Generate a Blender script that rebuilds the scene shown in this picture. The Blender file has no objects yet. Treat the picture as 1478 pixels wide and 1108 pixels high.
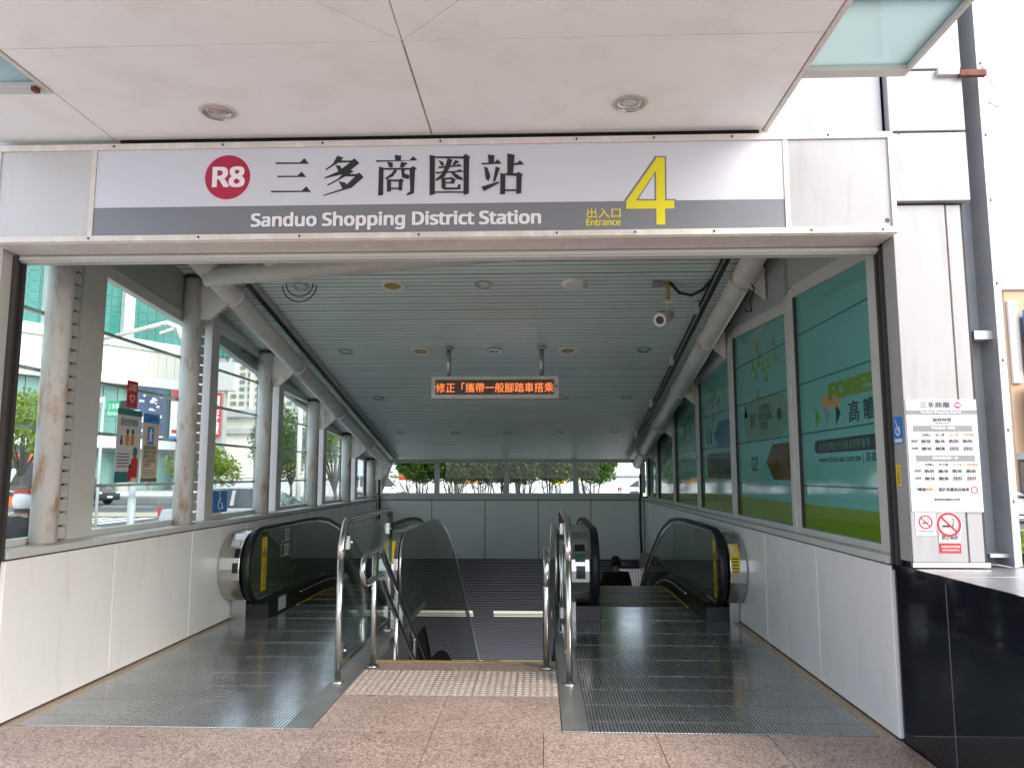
import bpy, bmesh, math, random
from mathutils import Vector, Matrix
random.seed(7)
sc = bpy.context.scene
COL = sc.collection
# ------------------------------------------------------------------ camera
cam = bpy.data.cameras.new('camera')
cam.sensor_width = 36.0
cam.lens = 36.0 * 1095.0 / 1478.0
cam.clip_start = 0.05
cam.clip_end = 4000
cam_ob = bpy.data.objects.new('camera', cam)
COL.objects.link(cam_ob)
cam_ob.location = (0, 0, 1.5)
cam_ob.rotation_euler = (math.radians(90 + 6.7705), 0, math.radians(2.1294))
sc.camera = cam_ob
# ------------------------------------------------------------------ sky, sun, exposure
SUN_EL, SUN_AZ = math.radians(34), math.radians(128)      # azimuth clockwise from +Y
world = bpy.data.worlds.new('World')
sc.world = world
world.use_nodes = True
wn, wl_ = world.node_tree.nodes, world.node_tree.links
wn.clear()
w_out = wn.new('ShaderNodeOutputWorld')
w_bg = wn.new('ShaderNodeBackground')
w_sky = wn.new('ShaderNodeTexSky')
w_sky.sky_type = 'NISHITA'
w_sky.sun_disc = False
w_sky.sun_elevation = SUN_EL
w_sky.sun_rotation = SUN_AZ
w_sky.air_density = 1.0
w_sky.dust_density = 3.0
w_sky.ozone_density = 1.0
w_mix = wn.new('ShaderNodeMix')
w_mix.data_type = 'RGBA'
w_mix.inputs[0].default_value = 0.6                       # an even veil of high thin cloud
w_mix.inputs[7].default_value = (5.0, 5.2, 6.0, 1)
wl_.new(w_sky.outputs[0], w_mix.inputs[6])
wl_.new(w_mix.outputs[2], w_bg.inputs[0])
w_bg.inputs[1].default_value = 0.055
wl_.new(w_bg.outputs[0], w_out.inputs[0])
sun = bpy.data.lights.new('sun', 'SUN')
sun.energy = 0.5
sun.angle = math.radians(40)
sun.color = (1.0, 0.97, 0.93)
sun_ob = bpy.data.objects.new('sun', sun)
COL.objects.link(sun_ob)
sdir = Vector((math.sin(SUN_AZ) * math.cos(SUN_EL), math.cos(SUN_AZ) * math.cos(SUN_EL), math.sin(SUN_EL)))
sun_ob.rotation_euler = sdir.to_track_quat('Z', 'Y').to_euler()
sun_ob.location = (10, -10, 30)
sc.view_settings.view_transform = 'Standard'
sc.view_settings.look = 'None'
sc.view_settings.gamma = 1
sc.view_settings.use_curve_mapping = False
sc.view_settings.exposure = 3.1
sc.render.engine = 'CYCLES'
cy = sc.cycles
cy.use_denoising = True
cy.max_bounces = 12
cy.diffuse_bounces = 6
cy.glossy_bounces = 5
cy.transmission_bounces = 6
cy.transparent_max_bounces = 24
cy.caustics_reflective = False
cy.caustics_refractive = False
cy.sample_clamp_indirect = 8

# ------------------------------------------------------------------ helpers
class MB:
    """collects shapes; P() turns it into one mesh object"""
    def __init__(s):
        s.v = []; s.f = []; s.sm = []
    def add(s, vs, fs, smooth=False):
        n = len(s.v)
        s.v += [Vector(v) for v in vs]
        for f in fs:
            s.f.append([i + n for i in f]); s.sm.append(smooth)
        return s
    def box(s, x0, x1, y0, y1, z0, z1):
        vs = [(x, y, z) for z in (z0, z1) for y in (y0, y1) for x in (x0, x1)]
        return s.add(vs, [(0, 2, 3, 1), (4, 5, 7, 6), (0, 1, 5, 4), (2, 6, 7, 3), (0, 4, 6, 2), (1, 3, 7, 5)])
    def hexa(s, b, t):
        """bottom 4 and top 4 points, both counter-clockwise seen from above"""
        return s.add(list(b) + list(t), [(3, 2, 1, 0), (4, 5, 6, 7), (0, 1, 5, 4), (1, 2, 6, 5), (2, 3, 7, 6), (3, 0, 4, 7)])
    def prism(s, pts, d):
        """closed polygon pts (3D) pushed along vector d"""
        n = len(pts); d = Vector(d)
        a = [Vector(p) for p in pts]; b = [p + d for p in a]
        return s.add(a + b, [list(range(n))[::-1], list(range(n, 2 * n))] + [(i, (i + 1) % n, n + (i + 1) % n, n + i) for i in range(n)])
    def quad(s, a, b, c, d):
        return s.add([a, b, c, d], [(0, 1, 2, 3)])
    def tube(s, path, r, n=10, caps=True, radii=None):
        path = [Vector(p) for p in path]
        rings = []; prev = None
        for i, p in enumerate(path):
            t = (path[min(i + 1, len(path) - 1)] - path[max(i - 1, 0)]).normalized()
            if prev is None:
                ref = Vector((0, 0, 1)) if abs(t.z) < 0.9 else Vector((1, 0, 0))
                u = t.cross(ref).normalized()
            else:
                u = (prev - t * prev.dot(t)).normalized()
            prev = u
            w = t.cross(u)
            rr = radii[i] if radii else r
            rings.append([p + u * (rr * math.cos(2 * math.pi * k / n)) + w * (rr * math.sin(2 * math.pi * k / n)) for k in range(n)])
        vs = [q for rg in rings for q in rg]
        fs = [(i * n + k, i * n + (k + 1) % n, (i + 1) * n + (k + 1) % n, (i + 1) * n + k) for i in range(len(path) - 1) for k in range(n)]
        s.add(vs, fs, True)
        if caps:
            m = len(s.v) - len(vs)
            s.f += [[m + k for k in range(n)][::-1], [m + (len(path) - 1) * n + k for k in range(n)]]; s.sm += [False, False]
        return s
    def cyl(s, p0, p1, r, n=16, r1=None):
        return s.tube([p0, p1], r, n, True, [r, r if r1 is None else r1])
    def disc(s, c, nrm, r, n=20, rx=None):
        nrm = Vector(nrm).normalized()
        u = nrm.cross(Vector((0, 0, 1)) if abs(nrm.z) < 0.9 else Vector((0, 1, 0))).normalized(); w = nrm.cross(u)
        return s.add([Vector(c) + u * (r * math.cos(2 * math.pi * k / n)) + w * (r * math.sin(2 * math.pi * k / n)) for k in range(n)], [list(range(n))])
    def ring(s, c, nrm, r0, r1, h, n=24):
        """a raised ring (annulus with thickness h along nrm)"""
        nrm = Vector(nrm).normalized()
        u = nrm.cross(Vector((0, 0, 1)) if abs(nrm.z) < 0.9 else Vector((0, 1, 0))).normalized(); w = nrm.cross(u)
        vs = []
        for (r, d) in ((r0, 0), (r0, h), (r1, h), (r1, 0)):
            vs += [Vector(c) + nrm * d + u * (r * math.cos(2 * math.pi * k / n)) + w * (r * math.sin(2 * math.pi * k / n)) for k in range(n)]
        fs = [(j * n + k, j * n + (k + 1) % n, ((j + 1) % 4) * n + (k + 1) % n, ((j + 1) % 4) * n + k) for j in range(4) for k in range(n)]
        return s.add(vs, fs)
    def ball(s, c, r, nu=12, nv=8, sx=1, sy=1, sz=1, v0=0.0, v1=1.0):
        vs = []; fs = []
        for j in range(nv + 1):
            th = math.pi * (v0 + (v1 - v0) * j / nv)
            for k in range(nu):
                a = 2 * math.pi * k / nu
                vs.append((c[0] + sx * r * math.sin(th) * math.cos(a), c[1] + sy * r * math.sin(th) * math.sin(a), c[2] + sz * r * math.cos(th)))
        for j in range(nv):
            for k in range(nu):
                fs.append((j * nu + k, (j + 1) * nu + k, (j + 1) * nu + (k + 1) % nu, j * nu + (k + 1) % nu))
        return s.add(vs, fs, True)

def wloc(o):
    p = Vector((0, 0, 0))
    while o is not None:
        p += o.location; o = o.parent
    return p

def mesh_of(name, mb, mat, off=Vector((0, 0, 0))):
    me = bpy.data.meshes.new(name)
    me.from_pydata([v - off for v in mb.v], [], mb.f)
    me.polygons.foreach_set('use_smooth', mb.sm)
    me.validate(); me.update()
    if mat: me.materials.append(mat)
    return me

def P(name, mb, mat, parent=None, loc=None, bev=0.0, kind=None, fixn=True):
    """one mesh object from world-space shapes"""
    base = wloc(parent) if parent else (Vector(loc) if loc else Vector((0, 0, 0)))
    me = mesh_of(name, mb, mat, base)
    if fixn:
        bm = bmesh.new(); bm.from_mesh(me); bmesh.ops.recalc_face_normals(bm, faces=bm.faces[:]); bm.to_mesh(me); bm.free()
    o = bpy.data.objects.new(name, me); COL.objects.link(o)
    if parent: o.parent = parent
    else: o.location = base
    if bev:
        b = o.modifiers.new('bevel', 'BEVEL'); b.width = bev; b.segments = 2; b.limit_method = 'ANGLE'; b.angle_limit = math.radians(50)
    if kind: o['kind'] = kind
    return o

def T(name, label, cat, loc=(0, 0, 0), group=None):
    o = bpy.data.objects.new(name, None); COL.objects.link(o)
    o.location = loc; o['label'] = label; o['category'] = cat
    o.empty_display_size = 0.1
    if group: o['group'] = group
    return o

def tag(o, label, cat, group=None):
    o['label'] = label; o['category'] = cat
    if group: o['group'] = group
    return o

def S(name, mb, mat, parent=None, **k):
    o = P(name, mb, mat, parent, **k); o['kind'] = 'structure'; return o

def dup(o, loc, parent=None, label=None):
    c = o.copy(); COL.objects.link(c)
    if parent is None:
        c.location = loc
    else:
        c.parent = parent
        if loc is not None: c.location = loc
    if label: c['label'] = label
    return c

def duptree(root, loc, label=None, rotz=None):
    r = dup(root, loc, None, label)
    if rotz is not None: r.rotation_euler = (0, 0, rotz)
    for ch in list(root.children):
        c = dup(ch, None, r)
        for g in list(ch.children): dup(g, None, c)
    return r

# ---- lettering: a text becomes flat faces fitted into a box on a plane
_tc = bpy.data.curves.new('lettering', 'FONT'); _tc.fill_mode = 'FRONT'; _tc.size = 1; _tc.resolution_u = 3
_to = bpy.data.objects.new('lettering_source', _tc)
_cjk = _tc.font
try: _lat = bpy.data.fonts.load(bpy.utils.system_resource('DATAFILES') + '/fonts/NotoSansMath-Regular.woff2')
except Exception: _lat = _cjk
def text(mb, body, org, u, v, w, h, bold=0.0, lift=0.0015, nrm=None):
    """fit body in the box org + [0..w]*u + [0..h]*v"""
    latin = all(ord(ch) < 0x2000 for ch in body)
    _tc.font = _lat if latin else _cjk
    _tc.body = body
    if latin: bold = bold * 1.25
    m = _to.to_mesh()
    xs = [q.co.x for q in m.vertices]; ys = [q.co.y for q in m.vertices]
    e = bold
    x0, x1, y0, y1 = min(xs) - e, max(xs) + e, min(ys) - e * .6, max(ys) + e * .6
    u = Vector(u).normalized(); v = Vector(v).normalized(); n = Vector(nrm).normalized() if nrm else u.cross(v)
    org = Vector(org)
    kx = w / max(x1 - x0, 1e-6); ky = h / max(y1 - y0, 1e-6)
    for i, (dx, dy) in enumerate(((0, 0), (-e, -e * .6), (e, e * .6), (-e, e * .6), (e, -e * .6)) if e else ((0, 0),)):
        for j, p in enumerate(m.polygons):                     # every facet a hair above the last, so overlapping outlines never share a plane
            mb.add([org + u * ((m.vertices[t].co.x + dx - x0) * kx) + v * ((m.vertices[t].co.y + dy - y0) * ky) + n * (lift + i * .0001 + (j * 4e-6 if latin else 0)) for t in p.vertices], [list(range(len(p.vertices)))])
    _to.to_mesh_clear()
    return mb

def rect(mb, org, u, v, w, h, lift=0.001):
    u = Vector(u).normalized(); v = Vector(v).normalized(); n = u.cross(v); o = Vector(org) + n * lift
    return mb.quad(o, o + u * w, o + u * w + v * h, o + v * h)

def poly(mb, pts, lift, org, u, v, flip=None):
    u = Vector(u); v = Vector(v); n = u.cross(v).normalized(); org = Vector(org)
    return mb.add([org + u * a + v * b + n * lift for a, b in pts], [list(range(len(pts)))])

# ------------------------------------------------------------------ materials
def nd(nt, t, **kw):
    n = nt.nodes.new(t)
    for k, val in kw.items():
        if k.startswith('i_'): n.inputs[int(k[2:]) if k[2:].isdigit() else k[2:].replace('_', ' ')].default_value = val
        else: setattr(n, k, val)
    return n

def M(name, col, rough=0.5, metal=0.0, var=0.0, scale=3.0, bump=0.0, bscale=60.0, dirt=None, dirt_amt=0.0, dirt_scale=1.5, stretch=(1, 1, 1), spec=0.5, emit=None, estr=1.0, rvar=0.0, dirt_lo=.5):
    m = bpy.data.materials.new(name); m.use_nodes = True
    nt = m.node_tree; L = nt.links.new
    b = nt.nodes['Principled BSDF']
    b.inputs['Base Color'].default_value = (*col, 1)
    b.inputs['Roughness'].default_value = rough
    b.inputs['Metallic'].default_value = metal
    b.inputs['Specular IOR Level'].default_value = spec
    if emit:
        b.inputs['Emission Color'].default_value = (*emit, 1); b.inputs['Emission Strength'].default_value = estr
    if var or bump or dirt or rvar:
        geo = nd(nt, 'ShaderNodeNewGeometry')
        mp = nd(nt, 'ShaderNodeMapping'); mp.inputs['Scale'].default_value = stretch
        L(geo.outputs['Position'], mp.inputs['Vector'])
        cur = None
        if var:
            n1 = nd(nt, 'ShaderNodeTexNoise'); n1.inputs['Scale'].default_value = scale; n1.inputs['Detail'].default_value = 6
            L(mp.outputs[0], n1.inputs['Vector'])
            mr = nd(nt, 'ShaderNodeMapRange'); mr.inputs[1].default_value = 0.3; mr.inputs[2].default_value = 0.7; mr.inputs[3].default_value = 1 - var; mr.inputs[4].default_value = 1 + var
            L(n1.outputs[0], mr.inputs[0])
            mx = nd(nt, 'ShaderNodeMix', data_type='RGBA', blend_type='MULTIPLY'); mx.inputs[0].default_value = 1; mx.inputs[6].default_value = (*col, 1)
            L(mr.outputs[0], mx.inputs[7]); cur = mx.outputs[2]
        if dirt:
            n2 = nd(nt, 'ShaderNodeTexNoise'); n2.inputs['Scale'].default_value = dirt_scale; n2.inputs['Detail'].default_value = 8; n2.inputs['Roughness'].default_value = 0.65
            L(mp.outputs[0], n2.inputs['Vector'])
            m2 = nd(nt, 'ShaderNodeMapRange'); m2.inputs[1].default_value = dirt_lo; m2.inputs[2].default_value = dirt_lo + .2; m2.inputs[3].default_value = 0; m2.inputs[4].default_value = dirt_amt
            L(n2.outputs[0], m2.inputs[0])
            md = nd(nt, 'ShaderNodeMix', data_type='RGBA'); md.inputs[7].default_value = (*dirt, 1)
            if cur: L(cur, md.inputs[6])
            else: md.inputs[6].default_value = (*col, 1)
            L(m2.outputs[0], md.inputs[0]); cur = md.outputs[2]
        if cur: L(cur, b.inputs['Base Color'])
        if rvar:
            n3 = nd(nt, 'ShaderNodeTexNoise'); n3.inputs['Scale'].default_value = scale * 1.7; n3.inputs['Detail'].default_value = 4
            L(mp.outputs[0], n3.inputs['Vector'])
            m3 = nd(nt, 'ShaderNodeMapRange'); m3.inputs[3].default_value = max(0.02, rough - rvar); m3.inputs[4].default_value = rough + rvar
            L(n3.outputs[0], m3.inputs[0]); L(m3.outputs[0], b.inputs['Roughness'])
        if bump:
            n4 = nd(nt, 'ShaderNodeTexNoise'); n4.inputs['Scale'].default_value = bscale; n4.inputs['Detail'].default_value = 4
            L(mp.outputs[0], n4.inputs['Vector'])
            bp = nd(nt, 'ShaderNodeBump'); bp.inputs['Strength'].default_value = bump; bp.inputs['Distance'].default_value = 0.01
            L(n4.outputs[0], bp.inputs['Height']); L(bp.outputs[0], b.inputs['Normal'])
    return m

def granite(name, c1, c2, c3, scale, rough, patch=0.15):
    """speckled stone: mixed grains of three minerals"""
    m = bpy.data.materials.new(name); m.use_nodes = True
    nt = m.node_tree; L = nt.links.new; b = nt.nodes['Principled BSDF']
    geo = nd(nt, 'ShaderNodeNewGeometry')
    vo = nd(nt, 'ShaderNodeTexVoronoi'); vo.inputs['Scale'].default_value = scale
    L(geo.outputs['Position'], vo.inputs['Vector'])
    ramp = nd(nt, 'ShaderNodeValToRGB'); e = ramp.color_ramp.elements
    e[0].color = (*c1, 1); e[0].position = 0.0; e[1].color = (*c3, 1); e[1].position = 0.9
    k = ramp.color_ramp.elements.new(0.45); k.color = (*c2, 1)
    sep = nd(nt, 'ShaderNodeSeparateColor'); L(vo.outputs['Color'], sep.inputs[0]); L(sep.outputs[0], ramp.inputs[0])
    n = nd(nt, 'ShaderNodeTexNoise'); n.inputs['Scale'].default_value = 1.3; n.inputs['Detail'].default_value = 7; n.inputs['Roughness'].default_value = 0.7
    L(geo.outputs['Position'], n.inputs['Vector'])
    info = nd(nt, 'ShaderNodeObjectInfo')
    mr = nd(nt, 'ShaderNodeMapRange'); mr.inputs[1].default_value = 0.25; mr.inputs[2].default_value = 0.75; mr.inputs[3].default_value = 1 - patch; mr.inputs[4].default_value = 1 + patch
    L(n.outputs[0], mr.inputs[0])
    mo = nd(nt, 'ShaderNodeMapRange'); mo.inputs[3].default_value = 1 - patch * 0.6; mo.inputs[4].default_value = 1 + patch * 0.6
    L(info.outputs['Random'], mo.inputs[0])
    mu = nd(nt, 'ShaderNodeMath', operation='MULTIPLY'); L(mr.outputs[0], mu.inputs[0]); L(mo.outputs[0], mu.inputs[1])
    mx = nd(nt, 'ShaderNodeMix', data_type='RGBA', blend_type='MULTIPLY'); mx.inputs[0].default_value = 1
    L(ramp.outputs[0], mx.inputs[6]); L(mu.outputs[0], mx.inputs[7]); L(mx.outputs[2], b.inputs['Base Color'])
    sp = nd(nt, 'ShaderNodeTexNoise'); sp.inputs['Scale'].default_value = 9; sp.inputs['Detail'].default_value = 3
    L(geo.outputs['Position'], sp.inputs['Vector'])
    ms = nd(nt, 'ShaderNodeMapRange'); ms.inputs[1].default_value = .66; ms.inputs[2].default_value = .72; ms.inputs[4].default_value = .55
    L(sp.outputs[0], ms.inputs[0])
    md = nd(nt, 'ShaderNodeMix', data_type='RGBA'); md.inputs[7].default_value = (c1[0] * .6, c1[1] * .6, c1[2] * .6, 1)
    L(mx.outputs[2], md.inputs[6]); L(ms.outputs[0], md.inputs[0]); L(md.outputs[2], b.inputs['Base Color'])
    b.inputs['Roughness'].default_value = rough
    return m

def glass(name, tint, gloss=1.0, rough=0.0, base=0.04):
    """thin pane: see-through with a mirror share that grows at grazing angles"""
    m = bpy.data.materials.new(name); m.use_nodes = True
    nt = m.node_tree; L = nt.links.new; nt.nodes.clear()
    out = nd(nt, 'ShaderNodeOutputMaterial'); mix = nd(nt, 'ShaderNodeMixShader')
    tr = nd(nt, 'ShaderNodeBsdfTransparent'); tr.inputs[0].default_value = (*tint, 1)
    gl = nd(nt, 'ShaderNodeBsdfGlossy'); gl.inputs['Roughness'].default_value = rough; gl.inputs[0].default_value = (gloss, gloss, gloss, 1)
    lw = nd(nt, 'ShaderNodeLayerWeight')
    pw = nd(nt, 'ShaderNodeMath', operation='POWER'); pw.inputs[1].default_value = 4.5
    mr = nd(nt, 'ShaderNodeMapRange'); mr.inputs[3].default_value = base; mr.inputs[4].default_value = 0.85
    L(lw.outputs['Facing'], pw.inputs[0]); L(pw.outputs[0], mr.inputs[0]); L(mr.outputs[0], mix.inputs[0])
    L(tr.outputs[0], mix.inputs[1]); L(gl.outputs[0], mix.inputs[2]); L(mix.outputs[0], out.inputs[0])
    return m

def smoked(name, tint, body, share):
    m = glass(name, tint, base=.06); nt = m.node_tree; L = nt.links.new
    out = [n for n in nt.nodes if n.type == 'OUTPUT_MATERIAL'][0]; src = out.inputs[0].links[0].from_socket
    d = nd(nt, 'ShaderNodeBsdfDiffuse'); d.inputs[0].default_value = (*body, 1); mx = nd(nt, 'ShaderNodeMixShader'); mx.inputs[0].default_value = share
    L(src, mx.inputs[1]); L(d.outputs[0], mx.inputs[2]); L(mx.outputs[0], out.inputs[0])
    return m

def leafmat(name, c1, c2, trans=0.35):
    m = bpy.data.materials.new(name); m.use_nodes = True
    nt = m.node_tree; L = nt.links.new; nt.nodes.clear()
    out = nd(nt, 'ShaderNodeOutputMaterial'); mix = nd(nt, 'ShaderNodeMixShader'); mix.inputs[0].default_value = trans
    geo = nd(nt, 'ShaderNodeNewGeometry'); mx = nd(nt, 'ShaderNodeMix', data_type='RGBA')
    mx.inputs[6].default_value = (*c1, 1); mx.inputs[7].default_value = (*c2, 1)
    L(geo.outputs['Random Per Island'], mx.inputs[0])
    d = nd(nt, 'ShaderNodeBsdfDiffuse'); t = nd(nt, 'ShaderNodeBsdfTranslucent')
    L(mx.outputs[2], d.inputs[0]); L(mx.outputs[2], t.inputs[0])
    L(d.outputs[0], mix.inputs[1]); L(t.outputs[0], mix.inputs[2]); L(mix.outputs[0], out.inputs[0])
    return m

m_panel_o = M('glare_dimmed_facade_panel', (.35, .352, .356), .3, var=.04, scale=1.2, dirt=(.25, .235, .21), dirt_amt=.5, dirt_scale=4, stretch=(2.2, 2.2, .35), dirt_lo=.52)  # white panel with its base darkened against outdoor glare, streaks of dirt on top
m_panel_e = M('shade_lifted_end_panel', (.52, .52, .515), .35, var=.03, scale=1.5, dirt=(.4, .37, .33), dirt_amt=.3, dirt_scale=4, stretch=(2, 2, .4), dirt_lo=.54)  # lighter copy for the left sign end, its shade offset in the colour
m_panel = M('white_composite_panel', (.84, .84, .825), .3, var=.025, scale=1.2, dirt=(.5, .45, .38), dirt_amt=.24, dirt_scale=4, stretch=(2, 2, .5), dirt_lo=.55)
m_panel_i = M('pale_grey_panel', (.70, .745, .70), .35, var=.03, scale=1.0, dirt=(.4, .4, .37), dirt_amt=.15, dirt_scale=2.0)
m_soffit = M('soffit_panel', (.85, .855, .845), .5, var=.03, scale=1.1, dirt=(.56, .49, .42), dirt_amt=.25, dirt_scale=2.6)
m_joint = M('dark_joint', (.045, .042, .038), .8)
m_joint_warm = M('stained_sealant', (.34, .27, .2), .8, var=.4, scale=12)
m_frame = M('painted_aluminium_frame', (.55, .56, .53), .4, var=.03, scale=2.0, dirt=(.3, .28, .24), dirt_amt=.2, dirt_scale=4)
m_signframe = M('cream_sign_frame', (.64, .60, .55), .45, var=.06, scale=6, dirt=(.8, .78, .74), dirt_amt=.8, dirt_scale=14)
m_rust = M('rusted_steel', (.15, .05, .03), .8, var=.4, scale=25)
m_column = M('weathered_white_column', (.66, .66, .635), .5, var=.06, scale=4, dirt=(.42, .20, .045), dirt_amt=.95, dirt_scale=3.6, stretch=(2.6, 2.6, .9), dirt_lo=.505)
m_pipe = M('painted_steel_pipe', (.6, .61, .58), .42, var=.05, scale=4, dirt=(.3, .27, .2), dirt_amt=.3, dirt_scale=5)
m_slat = M('aluminium_ceiling_slat', (.74, .87, .84), .4, metal=0, var=.05, scale=1.5, rvar=.08)
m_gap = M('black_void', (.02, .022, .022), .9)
m_upper = M('grey_green_infill_panel', (.36, .40, .385), .5, var=.04, scale=2)
m_steel = M('brushed_stainless', (.60, .585, .56), .24, metal=1.0, var=.05, scale=3, rvar=.08, stretch=(1, 1, 12))
m_steel_d = M('worn_stainless', (.46, .46, .45), .34, metal=.8, var=.12, scale=5, rvar=.1)
m_plate = M('ribbed_floor_plate_metal', (.50, .51, .515), .17, metal=.8, var=.12, scale=2.5, rvar=.09)
m_tread = M('escalator_tread_metal', (.2, .21, .215), .38, metal=.8, var=.1, scale=8)
m_groove = M('dark_plate_groove', (.05, .052, .055), .45, metal=.6)
m_rubber = M('black_rubber_handrail', (.012, .013, .016), .42, spec=.35)
m_black = M('black_enamel_skirt', (.012, .013, .015), .3, spec=.5)
m_granite = granite('pink_granite', (.155, .105, .085), (.36, .265, .215), (.52, .41, .345), 120, .45, .24)
m_border = granite('tan_granite_border', (.20, .15, .10), (.36, .28, .19), (.48, .39, .28), 200, .4)
m_tact = granite('tactile_granite', (.24, .19, .16), (.42, .34, .29), (.55, .47, .42), 200, .5)
m_blackgr = granite('polished_black_granite', (.004, .005, .008), (.008, .009, .014), (.02, .022, .03), 300, .06, .1)
m_glass = glass('window_glass', (.88, .94, .915), base=.03)
m_bal = smoked('tinted_balustrade_glass', (.66, .73, .68), (.22, .25, .19), .22)
m_glass_e = glass('end_window_glass', (.95, .98, .965), base=.015)
m_tline = M('film_joint', (.03, .12, .11), .2)
m_guard = glass('clear_guard_glass', (.86, .94, .91), base=.05)
m_awn = M('frosted_awning_glass', (.62, .80, .78), .25)
m_film = M('teal_window_film', (.12, .37, .335), .06, var=.05, scale=1.2, spec=.6)
m_lime = M('lime_film_print', (.13, .24, .02), .07, spec=.6)
m_lime2 = M('lime_triangle_print', (.12, .25, .03), .08, spec=.6)
m_navy = M('navy_print', (.015, .04, .05), .08, spec=.6)
m_brownp = M('brown_film_print', (.085, .06, .028), .07, spec=.6)
m_tealp = M('pale_teal_print', (.12, .27, .2), .07, spec=.6)
m_bluep = M('blue_film_print', (.015, .12, .2), .07, spec=.6)
m_orange = M('orange_print', (.55, .2, .03), .1, spec=.6)
m_signl = M('sign_face_light', (.60, .625, .69), .3)
m_signd = M('sign_face_band', (.185, .2, .222), .3)
m_ink = M('black_ink', (.018, .018, .022), .35)
m_white = M('white_ink', (.8, .8, .82), .4)
m_magenta = M('crimson_ink', (.42, .012, .055), .35)
m_pink = M('pink_ink', (.6, .03, .16), .4)
m_yellow = M('yellow_ink', (.72, .64, .02), .35)
m_sticker = M('yellow_sticker', (.78, .56, .02), .4)
m_bluesign = M('blue_sign', (.02, .22, .62), .4)
m_red = M('red_ink', (.5, .02, .025), .4)
m_grey = M('grey_ink', (.2, .2, .215), .5)
m_ora_ink = M('orange_ink', (.6, .22, .04), .5)
m_paper = M('white_paper', (.6, .6, .62), .45)
m_beige = M('beige_paper', (.62, .54, .38), .5)
m_posterg = M('grey_poster_paper', (.58, .58, .58), .5)
m_tealink = M('dark_teal_ink', (.02, .16, .16), .5)
m_led = M('led_glow', (.1, .02, .01), .5, emit=(1.0, .22, .06), estr=.2)
m_ledbg = M('led_panel_dark', (.11, .075, .035), .4)
m_lamp = M('fluorescent_panel', (.8, .8, .7), .5, emit=(1.0, .97, .82), estr=.1)
m_spk = M('yellowed_diffuser', (.42, .33, .07), .5)
m_zinc = M('galvanised_steel', (.46, .48, .50), .45, metal=.25, var=.12, scale=6, rvar=.1, dirt=(.22, .17, .12), dirt_amt=.3, dirt_scale=3)
m_cable = M('black_cable', (.012, .016, .022), .5)
m_nosing = M('yellow_brass_nosing', (.42, .25, .06), .45, var=.15, scale=8)
m_dkslat = M('dark_ceiling_slat', (.032, .031, .026), .4, metal=.2, var=.1, scale=3)
m_dkwall = M('dark_shaft_wall', (.05, .05, .05), .6)
m_shaft = M('beige_shaft_panel', (.40, .35, .28), .5)
m_skin = M('skin', (.42, .25, .18), .5)
m_hair = M('black_hair', (.01, .01, .011), .5)
m_suit = M('black_jacket_cloth', (.012, .012, .016), .8)
m_cctv = M('cctv_casing', (.62, .6, .5), .4)
m_asph = M('asphalt', (.085, .085, .088), .85, var=.12, scale=2, bump=.2, bscale=80)
m_walk = M('pale_concrete_paving', (.50, .49, .465), .8, var=.1, scale=1.2)
m_paint = M('road_paint', (.72, .72, .7), .6, var=.05, scale=4)
UX, UY, UZ = (1, 0, 0), (0, 1, 0), (0, 0, 1)
def CZ(y): return 1.79 + .201 * (15.15 - y)      # underside of the sloping ceiling
def awnmat():
    m = bpy.data.materials.new('frosted_glass'); m.use_nodes = True
    nt = m.node_tree; L = nt.links.new; nt.nodes.clear()
    out = nd(nt, 'ShaderNodeOutputMaterial'); a = nd(nt, 'ShaderNodeMixShader'); c = nd(nt, 'ShaderNodeMixShader')
    t = nd(nt, 'ShaderNodeBsdfTranslucent'); t.inputs[0].default_value = (.56, .635, .615, 1)
    d = nd(nt, 'ShaderNodeBsdfTransparent'); d.inputs[0].default_value = (.38, .44, .43, 1)
    g = nd(nt, 'ShaderNodeBsdfGlossy'); g.inputs['Roughness'].default_value = .12
    a.inputs[0].default_value = .45; c.inputs[0].default_value = .07
    L(t.outputs[0], a.inputs[1]); L(d.outputs[0], a.inputs[2]); L(a.outputs[0], c.inputs[1]); L(g.outputs[0], c.inputs[2]); L(c.outputs[0], out.inputs[0])
    return m
m_awn = awnmat()

# ================================================================== ground
g = MB().box(-400, 400, -300, 4.4, -.36, -.34).box(-400, -3.6, 4.4, 15.56, -.36, -.34).box(2.3, 400, 4.4, 15.56, -.36, -.34).box(-400, 400, 15.56, 900, -.36, -.34)
S('ground', g, m_asph)
# raised station floor: bed below the stones, with the wells left open
bed = MB()
bed.box(-3.9, 7, -6, 4.66, -.34, -.007)
bed.box(-1.37, .12, 4.66, 6.335, -.34, -.007)
bed.box(-3.9, -3.12, 4.66, 15.3, -.34, -.007); bed.box(1.93, 2.6, 4.66, 15.3, -.34, -.007)
floor_ = S('station_floor', bed, m_granite)
def slab(x0, x1, y0, y1, mat, name='paving_stone', z=0.0):
    j = .0022
    return P(name, MB().box(x0 + j, x1 - j, y0 + j, y1 - j, -.04, z), mat, floor_, bev=.0012)
xs = [-3.25, -2.58, -1.93, -1.28, -.64, .01, .66, 1.31, 2.04]
for (y0, y1) in ((3.15, 3.9), (3.9, 4.66)):
    for a, b in zip(xs[:-1], xs[1:]): slab(a, b, y0, y1, m_granite)
for a, b in zip([2.04, 3.2, 4.4], [3.2, 4.4, 5.6]): slab(a, b, .2, 3.15, m_granite)
for k in range(5): slab(-3.25 + k * 1.06, -3.25 + (k + 1) * 1.06, .2, 3.15, m_granite)
for a, b in ((-1.37, -.64), (-.64, .12)): slab(a, b, 4.66, 5.38, m_granite)
for a, b in ((-1.37, -.64), (-.64, .12)): slab(a, b, 6.03, 6.30, m_granite)
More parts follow.
